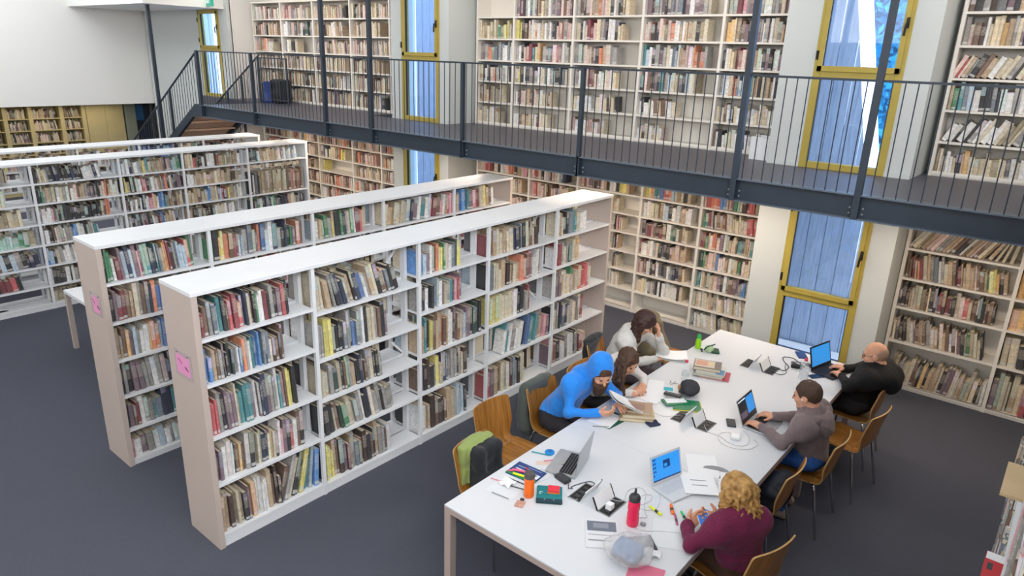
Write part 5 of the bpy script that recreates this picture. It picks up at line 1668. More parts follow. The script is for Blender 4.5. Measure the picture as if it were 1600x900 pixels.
cord('cable', 'black cable arching to the far socket', [(2.38, 4.33, zc+0.005), (2.46, 4.32, zc), (2.49, 4.40, zc), (2.44, 4.52, zc), (2.42, 4.60, zc)], 0.003, blk)
cord('cable', 'thin white cable between the large bottle and the phone', [(2.75, 4.26, zc), (2.70, 4.36, zc), (2.66, 4.46, zc), (2.69, 4.56, zc)], 0.002, whc)

# plastic bag with clothes inside
bagm = bpy.data.materials.new('thin_translucent_plastic')
bagm.use_nodes = True
nt = bagm.node_tree
nt.nodes.remove(nt.nodes['Principled BSDF'])
a_ = nt.nodes.new('ShaderNodeBsdfTransparent')
b_ = nt.nodes.new('ShaderNodeBsdfPrincipled')
b_.inputs['Base Color'].default_value = (0.75, 0.76, 0.79, 1)
b_.inputs['Roughness'].default_value = 0.25
mx = nt.nodes.new('ShaderNodeMixShader')
mx.inputs[0].default_value = 0.36
nt.links.new(a_.outputs[0], mx.inputs[1])
nt.links.new(b_.outputs[0], mx.inputs[2])
nt.links.new(mx.outputs[0], nt.nodes['Material Output'].inputs[0])
bgx, bgy = 2.705, 1.13
t = thing('plastic_bag', 'crumpled clear plastic bag with folded cloth inside, near table corner', 'bag', (bgx, bgy, T0))
F_ = Field((-0.24, -0.24, 0.0), (0.24, 0.24, 0.24), 0.006)
F_.ell((0, -0.01, 0.066), (0.145, 0.115, 0.062), None, 0.03, 0).ell((0.02, 0.04, 0.08), (0.11, 0.09, 0.066), None, 0.04, 0).ell((0.06, 0.06, 0.10), (0.055, 0.055, 0.05), None, 0.04, 0)
F_.wrinkle(None, 0.005, 30, 5).crumple(0.0042, 32, 7)
link('film', F_.mesh('film', [bagm]), t)
F_ = Field((-0.2, -0.2, -0.01), (0.2, 0.2, 0.2), 0.006)
F_.rbox((0.005, -0.01, 0.07), (0.058, 0.04, 0.02), 0.018, None, 0.01, 0)
F_.rbox((0.0, -0.01, 0.032), (0.065, 0.045, 0.004), 0.015, None, 0.01, 1)
F_.wrinkle(None, 0.003, 40, 6)
link('folded_cloth', F_.mesh('folded_cloth', [mat('blue_grey_cloth', '5f7fae', 0.9), mat('dark_cloth', '5a5866', 0.9)]), t)

# ------------------------------------------------------------------ chairs
PROF = [(0.215, 0.415), (0.20, 0.436), (0.15, 0.447), (0.05, 0.446), (-0.05, 0.440), (-0.12, 0.440), (-0.165, 0.455), (-0.192, 0.495), (-0.208, 0.56), (-0.225, 0.64), (-0.245, 0.72), (-0.262, 0.79), (-0.268, 0.81)]
PS = spline([(0, p[0], p[1]) for p in PROF], 4)
def shell_fn(u, v):
    n = len(PS)-1
    k = min(n-1, int(u*n))
    f = u*n-k
    p = PS[k].lerp(PS[k+1], f)
    tn = (PS[k+1]-PS[k]).normalized()
    nr = Vector((0, -tn.z, tn.y))
    if nr.z < 0 and u < 0.4:
        nr = -nr
    # half width along the profile, rounded at both ends, pinched at the bend
    hw = 0.215-0.03*math.exp(-((u-0.52)/0.13)**2)-0.012*u
    for e, rad in ((u, 0.07), (1-u, 0.10)):
        if e < rad:
            hw -= 0.075*(1-math.sqrt(max(0, 1-(1-e/rad)**2)))
    x = (v-0.5)*2*hw
    bow = 0.035*(x/0.21)**2*max(0, min(1, (u-0.5)/0.2))
    p = p+Vector((x, bow, 0.010*(x/0.21)**2*(1 if u < 0.45 else 0)))
    return p, nr
def chair_proto():
    t = thing('plywood_chair', '', 'chair')
    sh_ = MB().sheet(shell_fn, 40, 14, 0.011)
    n = len(sh_.f)
    sh_.m = [0]*n
    for q in range(n-2*(40+14), n):
        sh_.m[q] = 1
    sh_.build('seat_shell', [woodm, edgew], t, smooth=True)
    for sx in (-1, 1):
        MB().tube(spline([(sx*0.13, 0.12, 0.432), (sx*0.18, 0.14, 0.428), (sx*0.205, 0.155, 0.39), (sx*0.235, 0.20, 0.0)], 5), 0.0105, 8).build('leg', chrome, t, smooth=True)
        MB().tube(spline([(sx*0.13, -0.12, 0.426), (sx*0.18, -0.13, 0.424), (sx*0.205, -0.145, 0.39), (sx*0.238, -0.225, 0.0)], 5), 0.0105, 8).build('leg', chrome, t, smooth=True)
        for y in (0.11, -0.10):
            MB().lathe([(0.007, 0), (0.006, 0.003)], 8).build('screw', chrome, t, loc=(sx*0.115, y, 0.448))
    fr = MB()
    fr.tube([(-0.13, 0.12, 0.430), (-0.13, -0.12, 0.424)], 0.009, 8).tube([(0.13, 0.12, 0.430), (0.13, -0.12, 0.424)], 0.009, 8)
    fr.build('under_frame', chrome, t)
    return t
CH = chair_proto()
def place(label, x, y, face, first=[True]):
    """face: direction the sitter looks, degrees"""
    if first[0]:
        first[0] = False
        o = CH
    else:
        o = CH.copy()
        COL.objects.link(o)
        for ch in CH.children:
            c = ch.copy()
            COL.objects.link(c)
            c.parent = o
    o.location = (x, y, 0)
    o.rotation_euler = (0, 0, R_(face-90))
    lab(o, label, 'chair', 'plywood chairs around the tables')
    return o
place('empty plywood chair at the left table side, pushed out, grained backrest in full view', 1.14, 1.93, -4)
place('plywood chair with a green-lined black jacket hung on it', 1.43, 1.41, 2)
place('plywood chair under the man in the blue hoodie', 1.22, 2.52, 0)
place('plywood chair under the long-haired woman', 1.24, 3.09, 0)
place('plywood chair under the woman in the white sweater', 1.02, 3.72, 12)
place('plywood chair with olive coat on its back near the far table corner', 1.06, 4.60, 0)
place('plywood chair under the blonde person, nearest the bottom edge', 3.12, 1.82, 164)
place('plywood chair with a dark bag, between the blonde person and the hooded man', 2.92, 2.70, 180)
place('plywood chair under the man in the grey-mauve hooded top', 3.05, 3.366, 180)
place('empty plywood chair with honey-coloured seat, between the two men at right', 3.17, 4.09, 171.6)
place('plywood chair under the bald man in black', 3.07, 4.68, 180)

# jackets and bags on chairs
def cloth(name, label, cat, lo, hi, res, build, mats, amp, freq, seed):
    F = Field(lo, hi, res)
    build(F)
    F.wrinkle(None, amp, freq, seed)
    return lab(link(name, F.mesh(name, mats)), label, cat)
blackc = mat('black_cloth', '1d2026', 0.85, sheen=0.2)
greenl = mat('olive_green_lining', '8fa05a', 0.7, sheen=0.2)
def b1(F):
    F.rbox((1.235, 1.41, 0.66), (0.012, 0.145, 0.135), 0.022, None, 0.02, 1)
    F.ell((1.20, 1.41, 0.79), (0.045, 0.13, 0.035), None, 0.03, 1)
    F.rbox((1.305, 1.445, 0.64), (0.02, 0.105, 0.12), 0.035, None, 0.02, 0)
    F.cap((1.33, 1.36, 0.74), (1.36, 1.35, 0.50), 0.042, 0.045, 0.03, 0)
    F.cap((1.33, 1.53, 0.73), (1.37, 1.54, 0.50), 0.042, 0.045, 0.03, 0)
    F.rbox((1.36, 1.44, 0.52), (0.05, 0.10, 0.03), 0.03, None, 0.05, 0)
cloth('jacket', 'black jacket with olive green lining hanging over the left chair', 'jacket', (1.1, 1.2, 0.46), (1.5, 1.65, 0.88), 0.008, b1, [blackc, greenl], 0.005, 28, 4)
greyg = mat('grey_green_cloth', '4d5450', 0.85, sheen=0.2)
def b2(F):
    F.rbox((0.945, 2.52, 0.62), (0.012, 0.16, 0.19), 0.025, None, 0.03, 0)
    F.ell((0.95, 2.52, 0.81), (0.05, 0.16, 0.04), None, 0.03, 0)
    F.cap((0.94, 2.36, 0.78), (0.96, 2.33, 0.42), 0.04, 0.05, 0.04, 0)
    F.cap((0.92, 2.36, 0.5), (0.95, 2.40, 0.36), 0.06, 0.05, 0.06, 0)
cloth('jacket', 'dark grey-green jacket hanging behind the man in blue', 'jacket', (0.8, 2.2, 0.28), (1.1, 2.8, 0.9), 0.009, b2, [greyg], 0.006, 26, 8)
olive = mat('olive_brown_coat', '75694f', 0.85, sheen=0.2)
tanl = mat('tan_coat_lining', 'b39b80', 0.85)
def b3(F):
    F.rbox((0.825, 4.60, 0.60), (0.02, 0.17, 0.21), 0.03, None, 0.03, 0)
    F.ell((0.87, 4.55, 0.82), (0.08, 0.17, 0.07), None, 0.05, 0)
    F.cap((0.88, 4.42, 0.84), (1.02, 4.40, 0.50), 0.06, 0.06, 0.05, 0)
    F.cap((0.90, 4.72, 0.80), (1.06, 4.70, 0.50), 0.06, 0.07, 0.05, 0)
    F.rbox((0.97, 4.55, 0.52), (0.09, 0.12, 0.02), 0.04, None, 0.06, 0)
    F.cap((0.95, 4.45, 0.74), (1.03, 4.47, 0.52), 0.03, 0.03, 0.02, 1)
cloth('coat', 'olive brown coat draped over the chair beside the woman in white', 'coat', (0.68, 4.2, 0.4), (1.25, 4.95, 1.0), 0.009, b3, [olive, tanl], 0.007, 24, 9)
def b4(F):
    F.rbox((0.765, 3.675, 0.60), (0.015, 0.17, 0.20), 0.02, frame((math.cos(R_(102)), math.sin(R_(102)), 0)), 0.02, 0)
    F.ell((0.77, 3.67, 0.82), (0.05, 0.17, 0.035), None, 0.03, 0)
cloth('jacket', 'black jacket on the chair back of the woman in white', 'jacket', (0.6, 3.4, 0.3), (0.95, 3.95, 0.92), 0.009, b4, [blackc], 0.004, 26, 11)
navyc = mat('dark_navy_nylon', '1b2230', 0.6)
def b5(F):
    F.rbox((3.00, 2.72, 0.535), (0.08, 0.12, 0.045), 0.04, None, 0.03, 0)
    F.ell((3.05, 2.78, 0.60), (0.085, 0.12, 0.075), None, 0.04, 0)
    F.cap((3.02, 2.60, 0.60), (3.08, 2.66, 0.54), 0.045, 0.045, 0.04, 0)
    F.cap((2.86, 2.87, 0.55), (3.05, 2.87, 0.58), 0.045, 0.04, 0.03, 1)
cloth('shoulder_bag', 'dark navy bag lying on the chair left of the hooded man', 'bag', (2.6, 2.45, 0.448), (3.12, 2.98, 0.8), 0.008, b5, [navyc, mat('blue_grey_strap', '3d4c66', 0.7)], 0.006, 30, 12)

# ------------------------------------------------------------------ people
def V3(*a):
    return np.array(a, float)
def unit(v):
    v = np.array(v, float)
    return v/np.linalg.norm(v)
eyew = mat('eye_white', 'dedad4', 0.3)
eyed = mat('dark_iris', '2a211c', 0.3)
lipm = mat('lips', 'b06a5c', 0.5)

def hand(F, W, d, n, left, curl=(0.25, 0.5, 0.4), spread=1.0, i=0, thumb=(0.55, 0.75, 0.35)):
    d, n = unit(d), np.array(n, float)
    n = unit(n-d*(n @ d))
    s = np.cross(d, n)
    if left:
        s = -s          # s now points to the thumb side
    B = np.stack([s, d, n], 1)
    F.cap(W-d*0.02, W+d*0.02, 0.027, 0.026, 0.02, i)
    F.rbox(W+d*0.05, (0.026, 0.032, 0.003), 0.011, B, 0.015, i)
    for q, (o, L) in enumerate(((0.029, 0.072), (0.010, 0.082), (-0.010, 0.076), (-0.028, 0.060))):
        p = W+d*(0.088-0.004*abs(q-1))+s*o
        a = 0.0
        dd = unit(d+s*o*3.0*spread)
        for r, (fr, c) in enumerate(zip((0.45, 0.32, 0.23), curl)):
            a += c
            e = dd*math.cos(a)+n*math.sin(a)
            p2 = p+e*L*fr
            F.cap(p, p2, 0.0092-0.0008*r, 0.0086-0.0009*r, 0.006, i)
            p = p2
    p = W+d*0.025+s*0.028
    e = unit(d*thumb[0]+s*thumb[1]+n*thumb[2])
    p1 = p+e*0.038
    F.cap(W+d*0.02+s*0.015, p1, 0.015, 0.0115, 0.012, i)
    F.cap(p1, p1+unit(e+d*0.5)*0.03, 0.0112, 0.009, 0.006, i)

def person(label, S):
    """one continuous body in world space, then moved under an Empty at its seat"""
    P, Cc, N, H = (np.array(S[k], float) for k in ('P', 'C', 'N', 'H'))
    f = V3(math.cos(R_(S['f'])), math.sin(R_(S['f'])), 0)
    lft = V3(-f[1], f[0], 0)
    SL, SR, EL, ER, WL, WR = (np.array(S[k], float) for k in ('SL', 'SR', 'EL', 'ER', 'WL', 'WR'))
    k = S.get('size', 1.0)
    hf, hu = unit(S['hf']), S.get('hu', (0, 0, 1))
    HB = frame(hf, hu)
    hs_, hu = HB[:, 0], HB[:, 2]
    allp = [P, H, WL, WR, EL, ER, P+f*0.75, P-f*0.2, V3(P[0], P[1], 0.0)]+[P+lft*0.28, P-lft*0.28]
    lo = np.min(allp, 0)-0.2
    hi = np.max(allp, 0)+0.2
    lo[2] = -0.02
    F = Field(lo, hi, S.get('res', 0.0062))
    SK, TOP, LEG, SHOE = 0, 1, 2, 3
    # legs
    for sg, kk in ((1, 'KL'), (-1, 'KR')):
        hp = P+lft*0.085*sg+V3(0, 0, -0.005)
        kn = np.array(S[kk], float) if kk in S else P+f*0.43+lft*0.10*sg+V3(0, 0, -0.03)
        an = np.array(S['A'+kk[1]], float) if 'A'+kk[1] in S else V3(kn[0], kn[1], 0.09)-f*0.02
        F.cap(hp, kn, 0.086*k, 0.062*k, 0.05, LEG)
        F.cap(kn, an+V3(0, 0, 0.02), 0.06*k, 0.043*k, 0.03, LEG)
        F.cap(an+V3(0, 0, -0.045)-f*0.03, an+f*0.14+V3(0, 0, -0.055), 0.038, 0.034, 0.02, SHOE)
    F.ell(P+V3(0, 0, 0.01), (0.165*k, 0.13*k, 0.11), np.stack([lft, f, V3(0, 0, 1)], 1), 0.05, LEG)
    # trunk
    up = unit(Cc-P)
    sl = unit(SL-SR)
    fw = unit(np.cross(sl, up))
    up2 = np.cross(fw, sl)*1.0
    TB = np.stack([sl, np.cross(up2, sl), up2], 1)
    F.cap(P+V3(0, 0, 0.06), P*0.4+Cc*0.6, 0.135*k, 0.13*k, 0.06, TOP)
    F.ell(Cc, (0.175*k, 0.115*k, 0.185), TB, 0.06, TOP)
    F.ell(Cc*0.55+P*0.45, (0.16*k, 0.12*k, 0.16), TB, 0.05, TOP)
    mid = (SL+SR)/2
    F.cap(SL, SR, 0.058*k, 0.058*k, 0.06, TOP)
    F.cap(mid*0.6+Cc*0.4, N*0.7+mid*0.3, 0.085*k, 0.065*k, 0.05, TOP)
    for s_ in (SL, SR):
        F.cap(N-(H-N)*0.12, s_, 0.062*k, 0.054*k, 0.08, TOP)
        F.cap(Cc+(s_-Cc)*0.35, s_, 0.085*k, 0.056*k, 0.08, TOP)
    F.ell(mid+(Cc-mid)*0.30, (np.linalg.norm(SL-SR)*0.5+0.025, 0.095*k, 0.12), TB, 0.07, TOP)
    bulk = S.get('bulk', 0.0)
    for (s_, e_, w_) in ((SL, EL, WL), (SR, ER, WR)):
        F.cap(s_, e_, 0.045*k+bulk, 0.041*k+bulk, 0.08, TOP)
        F.cap(e_, w_, 0.041*k+bulk, 0.032+bulk*0.6, 0.02, TOP)
    for (q, r) in S.get('extra', []):
        F.ell(q, r, None, 0.09, TOP)
    F.wrinkle([TOP, LEG], S.get('wr', 0.0035), S.get('wf', 26), S.get('seed', 1))
    F.crumple(S.get('cr', 0.0028), S.get('cf', 24), S.get('seed', 1)+40, [TOP, LEG])
    # hands
    for sd_, (w_, dk_, nk_) in (('L', (WL, 'dL', 'nL')), ('R', (WR, 'dR', 'nR'))):
        hand(F, w_, S[dk_], S[nk_], sd_ == 'L', S.get('c'+sd_, (0.25, 0.5, 0.4)))
    # neck and head
    F.cap(N-unit(N-H)*-0.0, H-hf*0.025-hu*0.06, 0.056*k, 0.052*k, 0.03, SK)
    g = S.get('head', 1.0)
    h = lambda a, b, c: H+(hs_*a+hf*b+hu*c)*g
    F.ell(h(0, -0.012, 0.03), (0.074*g, 0.094*g, 0.092*g), HB, 0.02, SK)
    F.ell(h(0, 0.022, -0.035), (0.062*g, 0.068*g, 0.075*g), HB, 0.03, SK)
    F.ell(h(0, 0.055, -0.092), (0.030*g, 0.028*g, 0.022*g), HB, 0.03, SK)
    F.cap(h(-0.035, 0.073, 0.026), h(0.035, 0.073, 0.026), 0.012*g, 0.012*g, 0.02, SK)
    F.cap(h(0, 0.086, 0.015), h(0, 0.106, -0.024), 0.008*g, 0.0125*g, 0.012, SK)
    for sg in (-1, 1):
        F.ell(h(sg*0.075, -0.008, -0.002), (0.010*g, 0.022*g, 0.032*g), HB, 0.008, SK)
        F.ell(h(sg*0.036, 0.062, -0.025), (0.024*g, 0.022*g, 0.02*g), HB, 0.02, SK)
    me = F.mesh('body', [S.get('skin', skin), S['top'], S['leg'], S.get('shoe', black)])
    t = thing('person', label, 'person', (P[0], P[1], 0), 0)
    org = V3(P[0], P[1], 0)
    def put(name, Fd, mats):
        o = link(name, Fd.mesh(name, mats), t)
        o.location = -org
        return o
    o = link('body', me, t)
    o.location = -org
    # features
    for sg in (-1, 1):
        if S.get('eyes', True):
            E_ = MB()
            c = h(sg*0.031, 0.081, 0.008)-org
            E_.lathe([(0.001, -0.010), (0.008, -0.007), (0.0115, 0), (0.008, 0.007), (0.001, 0.010)], 10)
            e = E_.build('eye', eyed if S.get('down', True) else eyew, t, smooth=True)
            e.location = c
            b = MB().tube([tuple(h(sg*(0.018+0.012*q), 0.086-0.004*q, 0.030+0.004*math.sin(q*1.2))-org) for q in range(4)], [0.002, 0.0032, 0.003, 0.0015], 6).build('eyebrow', S['hairm'], t, smooth=True)
    if S.get('mouth', True):
        MB().tube([tuple(h(q*0.008, 0.086-0.0007*q*q, -0.055)-org) for q in range(-3, 4)], [0.001, 0.003, 0.0045, 0.0045, 0.0045, 0.003, 0.001], 6).build('mouth', lipm, t, smooth=True)
    return t, put, h, HB, org

def strands(F, h, roots, rnd, n, r=0.011, k=0.008, wave=0.012, freq=34, i=0):
    """roots: function(q, rnd) -> list of world points for strand q"""
    for q in range(n):
        pts = [np.array(p) for p in roots(q, rnd)]
        sp_ = [np.array(p) for p in spline(pts, 5)]
        ph = rnd.uniform(0, 6.28)
        out = []
        L = 0
        for j, p in enumerate(sp_):
            if j:
                L += np.linalg.norm(sp_[j]-sp_[j-1])
            a = wave*min(1, L/0.08)
            out.append(p+V3(math.sin(L*freq+ph), math.cos(L*freq*0.9+ph*2), 0.6*math.sin(L*freq*1.1+ph*3))*a)
        for j in range(len(out)-1):
            F.cap(out[j], out[j+1], r*(1-0.3*j/len(out)), r*(1-0.3*(j+1)/len(out)), k, i)

blue_fleece = mat('bright_blue_fleece', '1f86e6', 0.8, sheen=0.3, var=0.05, scale=30)
jeans = mat('blue_denim', '2f5fa8', 0.85, var=0.12, scale=60)
darkj = mat('dark_trousers', '2b2a2e', 0.85)
brownhair = mat('brown_hair', '4a3222', 0.6, var=0.3, scale=60)
darkhair = mat('dark_reddish_hair', '3a211d', 0.55, var=0.3, scale=60)
blond = mat('golden_blond_hair', 'cda262', 0.5, var=0.38, scale=26, col2='8a6230')
whitek = mat('white_knit', 'd4d3cf', 0.9, bump=0.25, scale=200)
whitep = mat('pale_print_top', 'd9d5d2', 0.85, var=0.08, scale=60)

# 1 man in the blue hoodie
S = dict(P=(1.17, 2.50, 0.55), f=0, C=(1.33, 2.52, 0.84), N=(1.47, 2.525, 1.01), H=(1.595, 2.515, 1.10), hf=(0.70, -0.46, -0.48), SL=(1.385, 2.68, 0.975), SR=(1.405, 2.375, 0.975),
         EL=(1.60, 2.80, 0.80), ER=(1.465, 2.275, 0.785), WL=(1.71, 2.62, 0.83), WR=(1.665, 2.405, 0.80), dL=(0.75, -0.6, 0.25), nL=(0.2, 0.3, -1), dR=(0.9, 0.42, 0.12), nR=(-0.3, 0.6, 0.5), cR=(0.5, 0.7, 0.6), cL=(0.4, 0.5, 0.4),
         top=blue_fleece, leg=darkj, hairm=brownhair, bulk=0.006, size=0.93, wr=0.004, seed=2, mouth=False)
t, put, h, HB, org = person('person in a bright blue hoodie with the hood up, brown beard, reading', S)
F = Field(np.array(S['H'])-0.28, np.array(S['H'])+0.24, 0.0065)
F.ell(h(0, -0.03, 0.025), (0.105, 0.115, 0.128), HB, 0.02, 0)
F.ell(h(0, -0.045, 0.105), (0.07, 0.075, 0.07), HB, 0.05, 0)
F.cap(h(0, -0.06, -0.05), np.array(S['N'])-V3(0.05, 0, 0.01), 0.088, 0.115, 0.05, 0)
F.ell(h(0, 0.105, -0.02), (0.085, 0.118, 0.108), HB, 0, 0, True)
F.ell(h(0, 0.10, -0.12), (0.085, 0.112, 0.095), HB, 0, 0, True)
F.wrinkle(None, 0.0035, 30, 3)
put('hood', F, [blue_fleece])
F = Field(np.array(S['H'])-0.26, np.array(S['H'])+0.2, 0.005)
F.ell(h(0, 0.056, -0.085), (0.064, 0.054, 0.054), HB, 0.02, 0)
F.ell(h(0, 0.072, -0.145), (0.052, 0.042, 0.068), HB, 0.03, 0)
F.cap(h(-0.03, 0.083, -0.043), h(0.03, 0.083, -0.043), 0.011, 0.011, 0.01, 0)
for sg in (-1, 1):
    F.cap(h(sg*0.063, 0.02, -0.02), h(sg*0.05, 0.05, -0.08), 0.014, 0.02, 0.02, 0)
F.wrinkle(None, 0.0022, 90, 4)
put('beard', F, [brownhair])
F = Field(np.array(S['H'])-0.2, np.array(S['H'])+0.22, 0.006)
F.ell(h(0, -0.005, 0.04), (0.08, 0.098, 0.092), HB, 0.02, 0)
F.ell(h(0, 0.11, -0.02), (0.09, 0.10, 0.085), HB, 0, 0, True)
put('hair', F, [brownhair])

# 2 long-haired woman in white
S = dict(P=(1.20, 3.09, 0.55), f=0, C=(1.33, 3.06, 0.81), N=(1.45, 3.02, 0.95), H=(1.565, 2.99, 1.035), hf=(0.80, -0.16, -0.5), SL=(1.42, 3.20, 0.92), SR=(1.44, 2.865, 0.92),
         EL=(1.60, 3.26, 0.785), ER=(1.60, 2.86, 0.785), WL=(1.665, 3.13, 0.785), WR=(1.68, 2.95, 0.785), dL=(0.3, -0.95, 0.0), nL=(0, 0, -1), dR=(0.15, 0.98, 0.06), nR=(0, 0, -1),
         top=whitep, leg=darkj, hairm=brownhair, size=0.92, head=0.95, seed=5, mouth=True)
t, put, h, HB, org = person('person with very long brown wavy hair bent over white papers', S)
F = Field(np.array(S['H'])-V3(0.30, 0.30, 0.36), np.array(S['H'])+0.24, 0.0065)
F.ell(h(0, -0.015, 0.038), (0.084, 0.102, 0.094), HB, 0.02, 0)
F.ell(h(0, 0.115, -0.035), (0.07, 0.095, 0.10), HB, 0, 0, True)
def rt2(q, r):
    sg = -1 if q % 5 else 1     # most of the hair hangs on the camera side
    a = r.uniform(0.0, 1.0)
    side = V3(0, -1, 0) if q % 5 else V3(0, 1, 0)
    b = h(sg*-0.03*a, -0.05+0.08*r.random(), 0.125)
    m_ = h(0, -0.06+0.10*a, 0.04)+side*0.085
    e = np.array([(1.44+0.20*a) if q % 5 else 1.37+0.07*a, (2.835 if q % 5 else 3.14)+r.uniform(-0.02, 0.03), 0.765+r.uniform(0, 0.05)])
    return [b, m_, m_*0.45+e*0.55+side*0.035+V3(0, 0, -0.01), e]
strands(F, h, rt2, random.Random(3), 46, 0.010, 0.006, 0.008, 40)
F.crumple(0.0022, 70, 21)
put('hair', F, [brownhair])

# 3 woman in the white sweater
S = dict(P=(1.02, 3.72, 0.55), f=10, C=(1.11, 3.70, 0.84), N=(1.20, 3.685, 1.02), H=(1.325, 3.685, 1.135), hf=(0.66, 0.22, -0.55), SL=(1.19, 3.865, 0.97), SR=(1.23, 3.53, 0.965),
         EL=(1.43, 3.93, 0.80), ER=(1.33, 3.56, 0.765), WL=(1.435, 3.80, 0.985), WR=(1.42, 3.76, 0.755), dL=(-0.05, -0.12, 1), nL=(-0.8, -0.4, 0), dR=(0.3, 0.9, -0.05), nR=(0, 0, -1), KL=(1.44, 3.88, 0.53), KR=(1.45, 3.68, 0.53),
         top=whitek, leg=mat('dusky_trousers', '4d4044', 0.85), hairm=darkhair, size=0.97, head=0.97, bulk=0.012, wr=0.005, seed=7)
t, put, h, HB, org = person('person in a fluffy white sweater with dark hair, cheek resting on hand', S)
F = Field(np.array(S['H'])-V3(0.25, 0.25, 0.30), np.array(S['H'])+0.24, 0.0065)
F.ell(h(0, -0.015, 0.036), (0.09, 0.108, 0.10), HB, 0.02, 0)
F.ell(h(0, 0.125, -0.035), (0.065, 0.095, 0.10), HB, 0, 0, True)
def rt3(q, r):
    a = r.uniform(-1.6, 1.9)*1.0
    ca, sa = math.cos(a+PI), math.sin(a+PI)
    b = h(0.05*sa, 0.05*ca, 0.11)
    m_ = h(0.088*sa, 0.098*ca-0.01, 0.0)
    e = h(0.085*sa, 0.085*ca-0.015, -0.06)-V3(0, 0, 0.09+r.uniform(0, 0.05))
    return [b, m_, e]
strands(F, h, rt3, random.Random(5), 44, 0.014, 0.008, 0.010, 45)
F.crumple(0.0024, 65, 22)
put('hair', F, [darkhair])

# 4 bald man in black
S = dict(P=(3.07, 4.68, 0.55), f=180, C=(3.13, 4.655, 0.80), N=(3.195, 4.62, 0.955), H=(3.172, 4.59, 1.075), hf=(-0.93, -0.10, -0.22), SL=(3.19, 4.42, 0.90), SR=(3.20, 4.83, 0.905),
         EL=(3.05, 4.40, 0.79), ER=(3.05, 4.93, 0.80), WL=(2.935, 4.60, 0.785), WR=(2.91, 4.83, 0.785), dL=(-0.75, 0.6, 0.02), nL=(0, 0, -1), dR=(-0.9, -0.2, 0.02), nR=(0, 0, -1),
         top=mat('black_jacket_cloth', '121316', 0.85), leg=darkj, hairm=mat('grey_stubble', '8a7868', 0.8), bulk=0.014, wr=0.006, wf=22, seed=9, size=1.05,
         extra=[((3.35, 4.70, 0.84), (0.065, 0.17, 0.12)), ((3.29, 4.64, 0.88), (0.09, 0.18, 0.09))])
t, put, h, HB, org = person('bald person in a black jacket and glasses typing on the black laptop', S)
F = Field(np.array(S['H'])-0.2, np.array(S['H'])+0.2, 0.006)
F.ell(h(0, -0.014, 0.022), (0.0765, 0.0965, 0.09), HB, 0.02, 0)
F.ell(h(0, 0.035, 0.085), (0.11, 0.12, 0.075), HB, 0, 0, True)
F.ell(h(0, 0.12, -0.03), (0.1, 0.12, 0.12), HB, 0, 0, True)
put('hair', F, [mat('short_grey_brown_hair', 'a98a75', 0.8)])
gl = MB()
for sg in (-1, 1):
    gl.tube([tuple(h(sg*0.033+0.022*math.cos(a), 0.098, 0.006+0.017*math.sin(a))-org) for a in [q*PI/6 for q in range(12)]], 0.0016, 5, 0, True)
    gl.tube([tuple(h(sg*0.055, 0.098, 0.01)-org), tuple(h(sg*0.079, 0.0, 0.012)-org)], 0.0016, 5)
gl.tube([tuple(h(-0.012, 0.10, 0.008)-org), tuple(h(0.012, 0.10, 0.008)-org)], 0.0016, 5)
gl.build('glasses', darkgrey, t)

# 5 man in the grey-mauve hooded top
mauve = mat('grey_mauve_jersey', '796a6c', 0.85, sheen=0.2, var=0.06, scale=40)
pinkl = mat('dusty_red_lining', '9a5560', 0.85)
S = dict(P=(3.07, 3.37, 0.55), f=180, C=(3.06, 3.33, 0.82), N=(3.045, 3.285, 0.985), H=(2.995, 3.265, 1.105), hf=(-0.94, 0.02, -0.22), SL=(3.05, 3.09, 0.925), SR=(3.06, 3.475, 0.93),
         EL=(2.94, 3.00, 0.785), ER=(2.92, 3.50, 0.80), WL=(2.735, 3.13, 0.79), WR=(2.755, 3.37, 0.795), dL=(-0.93, 0.25, 0.0), nL=(0, 0, -1), dR=(-0.93, -0.2, 0.0), nR=(0, 0, -1), cL=(0.3, 0.5, 0.4), cR=(0.35, 0.6, 0.4), KL=(2.66, 3.24, 0.54), KR=(2.66, 3.46, 0.54), AL=(2.96, 3.22, 0.09), AR=(2.93, 3.46, 0.09),
         top=mauve, leg=jeans, hairm=mat('short_brown_hair', '4a382c', 0.7, var=0.25, scale=80), bulk=0.004, wr=0.004, wf=26, seed=12, size=0.95, shoe=mat('pale_trainers', 'a08d80', 0.7))
t, put, h, HB, org = person('person with short brown hair in a grey-mauve hooded top typing on a silver laptop', S)
F = Field((2.88, 3.02, 0.80), (3.35, 3.55, 1.15), 0.0065)
F.ell((3.15, 3.285, 0.925), (0.055, 0.125, 0.085), None, 0.04, 0)
F.ell((3.165, 3.285, 0.86), (0.05, 0.07, 0.06), None, 0.06, 0)
F.cap((3.10, 3.15, 0.975), (2.99, 3.19, 0.965), 0.033, 0.022, 0.03, 0)
F.cap((3.10, 3.42, 0.975), (2.99, 3.375, 0.965), 0.033, 0.022, 0.03, 0)
F.cap((3.12, 3.17, 0.98), (3.12, 3.40, 0.98), 0.032, 0.032, 0.03, 0)
F.ell((3.075, 3.285, 1.01), (0.062, 0.085, 0.05), None, 0, 1, True)
F.wrinkle(None, 0.003, 30, 14).crumple(0.003, 30, 3)
put('hood', F, [mauve, pinkl])
F = Field((2.92, 3.18, 0.9), (3.2, 3.4, 1.06), 0.0065)
F.cap((3.075, 3.215, 0.985), (3.075, 3.355, 0.985), 0.03, 0.03, 0.02, 0)
put('hood_lining', F, [pinkl])
F = Field(np.array(S['H'])-0.2, np.array(S['H'])+0.22, 0.006)
F.ell(h(0, -0.018, 0.032), (0.0825, 0.101, 0.098), HB, 0.02, 0)
F.ell(h(0, 0.125, -0.03), (0.11, 0.105, 0.115), HB, 0, 0, True)
F.ell(h(0, 0.02, -0.07), (0.11, 0.085, 0.075), HB, 0, 0, True)
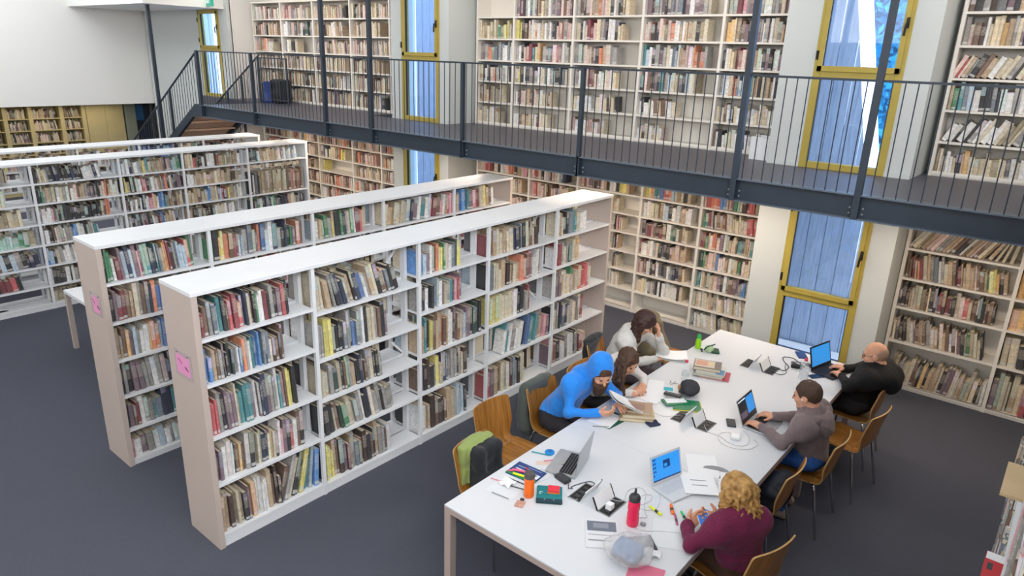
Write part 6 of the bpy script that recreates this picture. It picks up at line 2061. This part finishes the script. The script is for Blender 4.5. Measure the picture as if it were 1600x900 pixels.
F.ell(h(0.0, -0.045, 0.13), (0.034, 0.036, 0.012), HB, 0, 0, True)
F.wrinkle(None, 0.0015, 110, 2)
put('hair', F, [S['hairm']])
MB().lathe([(0.005, 0), (0.008, 0.004), (0.008, 0.010), (0.004, 0.013)], 10).build('earbud', paper, t, smooth=True, loc=tuple(h(0.08, 0.012, -0.012)-org))
MB().tube(spline([tuple(h(0.083, 0.012, -0.02)-org), tuple(h(0.07, 0.03, -0.10)-org), tuple(V3(2.96, 3.17, 0.93)-org)], 6), 0.0018, 5).build('earphone_wire', whc, t)

# 6 blonde person in the maroon sweater
maroon = mat('maroon_knit', '6c1b42', 0.9, sheen=0.08, bump=0.35, scale=26, stretch=(1, 1, 9), var=0.18)
S = dict(P=(3.15, 1.78, 0.55), f=158, C=(3.13, 1.70, 0.81), N=(3.125, 1.665, 0.96), H=(3.09, 1.72, 1.065), hf=(-0.72, 0.22, -0.58), SL=(3.075, 1.515, 0.905), SR=(3.215, 1.775, 0.91),
         EL=(2.955, 1.435, 0.785), ER=(3.08, 1.87, 0.79), WL=(2.865, 1.575, 0.795), WR=(2.995, 1.755, 0.81), dL=(0.18, 0.9, 0.28), nL=(0.75, -0.1, 0.5), dR=(-0.65, -0.4, 0.15), nR=(-0.2, -0.6, 0.6), cL=(0.4, 0.6, 0.5), cR=(0.4, 0.6, 0.5),
         top=maroon, leg=mat('brown_trousers', '4c3426', 0.85), hairm=blond, bulk=0.004, wr=0.004, seed=15, size=0.92, head=0.97)
t, put, h, HB, org = person('person with long curly blond hair in a maroon knit sweater holding a phone', S)
F = Field(np.array(S['H'])-V3(0.32, 0.32, 0.34), np.array(S['H'])+V3(0.32, 0.32, 0.22), 0.0065)
F.ell(h(0, -0.015, 0.036), (0.088, 0.105, 0.098), HB, 0.02, 0)
F.ell(h(0, 0.13, -0.04), (0.065, 0.10, 0.10), HB, 0, 0, True)
def rt6(q, r):
    a = r.uniform(-2.0, 2.0)
    ca, sa = -math.cos(a), math.sin(a)
    b = h(0.03*sa, 0.03*ca-0.01, 0.125)
    m_ = h(0.095*sa, 0.10*ca-0.01, 0.02)
    dn = r.uniform(0.12, 0.27)
    out = np.array([0.62, -0.10, 0])*0.11*max(0, math.cos(a))+np.array([-0.25, -0.75, 0])*0.05*sa*0.5
    m2 = m_*0.98+h(0, 0, 0)*0.02+out*0.5-V3(0, 0, dn*0.45)
    e = m_+out*1.1-V3(0, 0, dn)
    return [b, m_, m2, e]
strands(F, h, rt6, random.Random(8), 90, 0.0105, 0.004, 0.015, 52)
F.crumple(0.0024, 60, 23)
put('hair', F, [blond])
tp = thing('smartphone', 'white smartphone with blue screen held by the blonde person', 'phone', (2.925, 1.665, TZ+0.095), 0)
tp.rotation_euler = (0.35, -0.25, R_(40))
MB().box((-0.036, -0.07, -0.004), (0.036, 0.07, 0.004)).build('body', paper, tp, bevel=0.003)
MB().box((-0.032, -0.054, 0.0042), (0.032, 0.054, 0.0048)).build('screen', emis('phone_blue', '2f64b8', 0.35), tp)
# open book held by the woman in white
def photo_page(t, w, d, th):
    MB().cbox((-0.07, 0.02, 0.031), (0.07, 0.10, 0.0008), 0, 0, 0.10).build('photo', darkgrey, t)
open_book('open book with a dark picture, at the table edge before the woman in white', (1.505, 3.97, TZ+0.006), 0.5, 0.0, 0.30, 0.22, 0.012, photo_page)
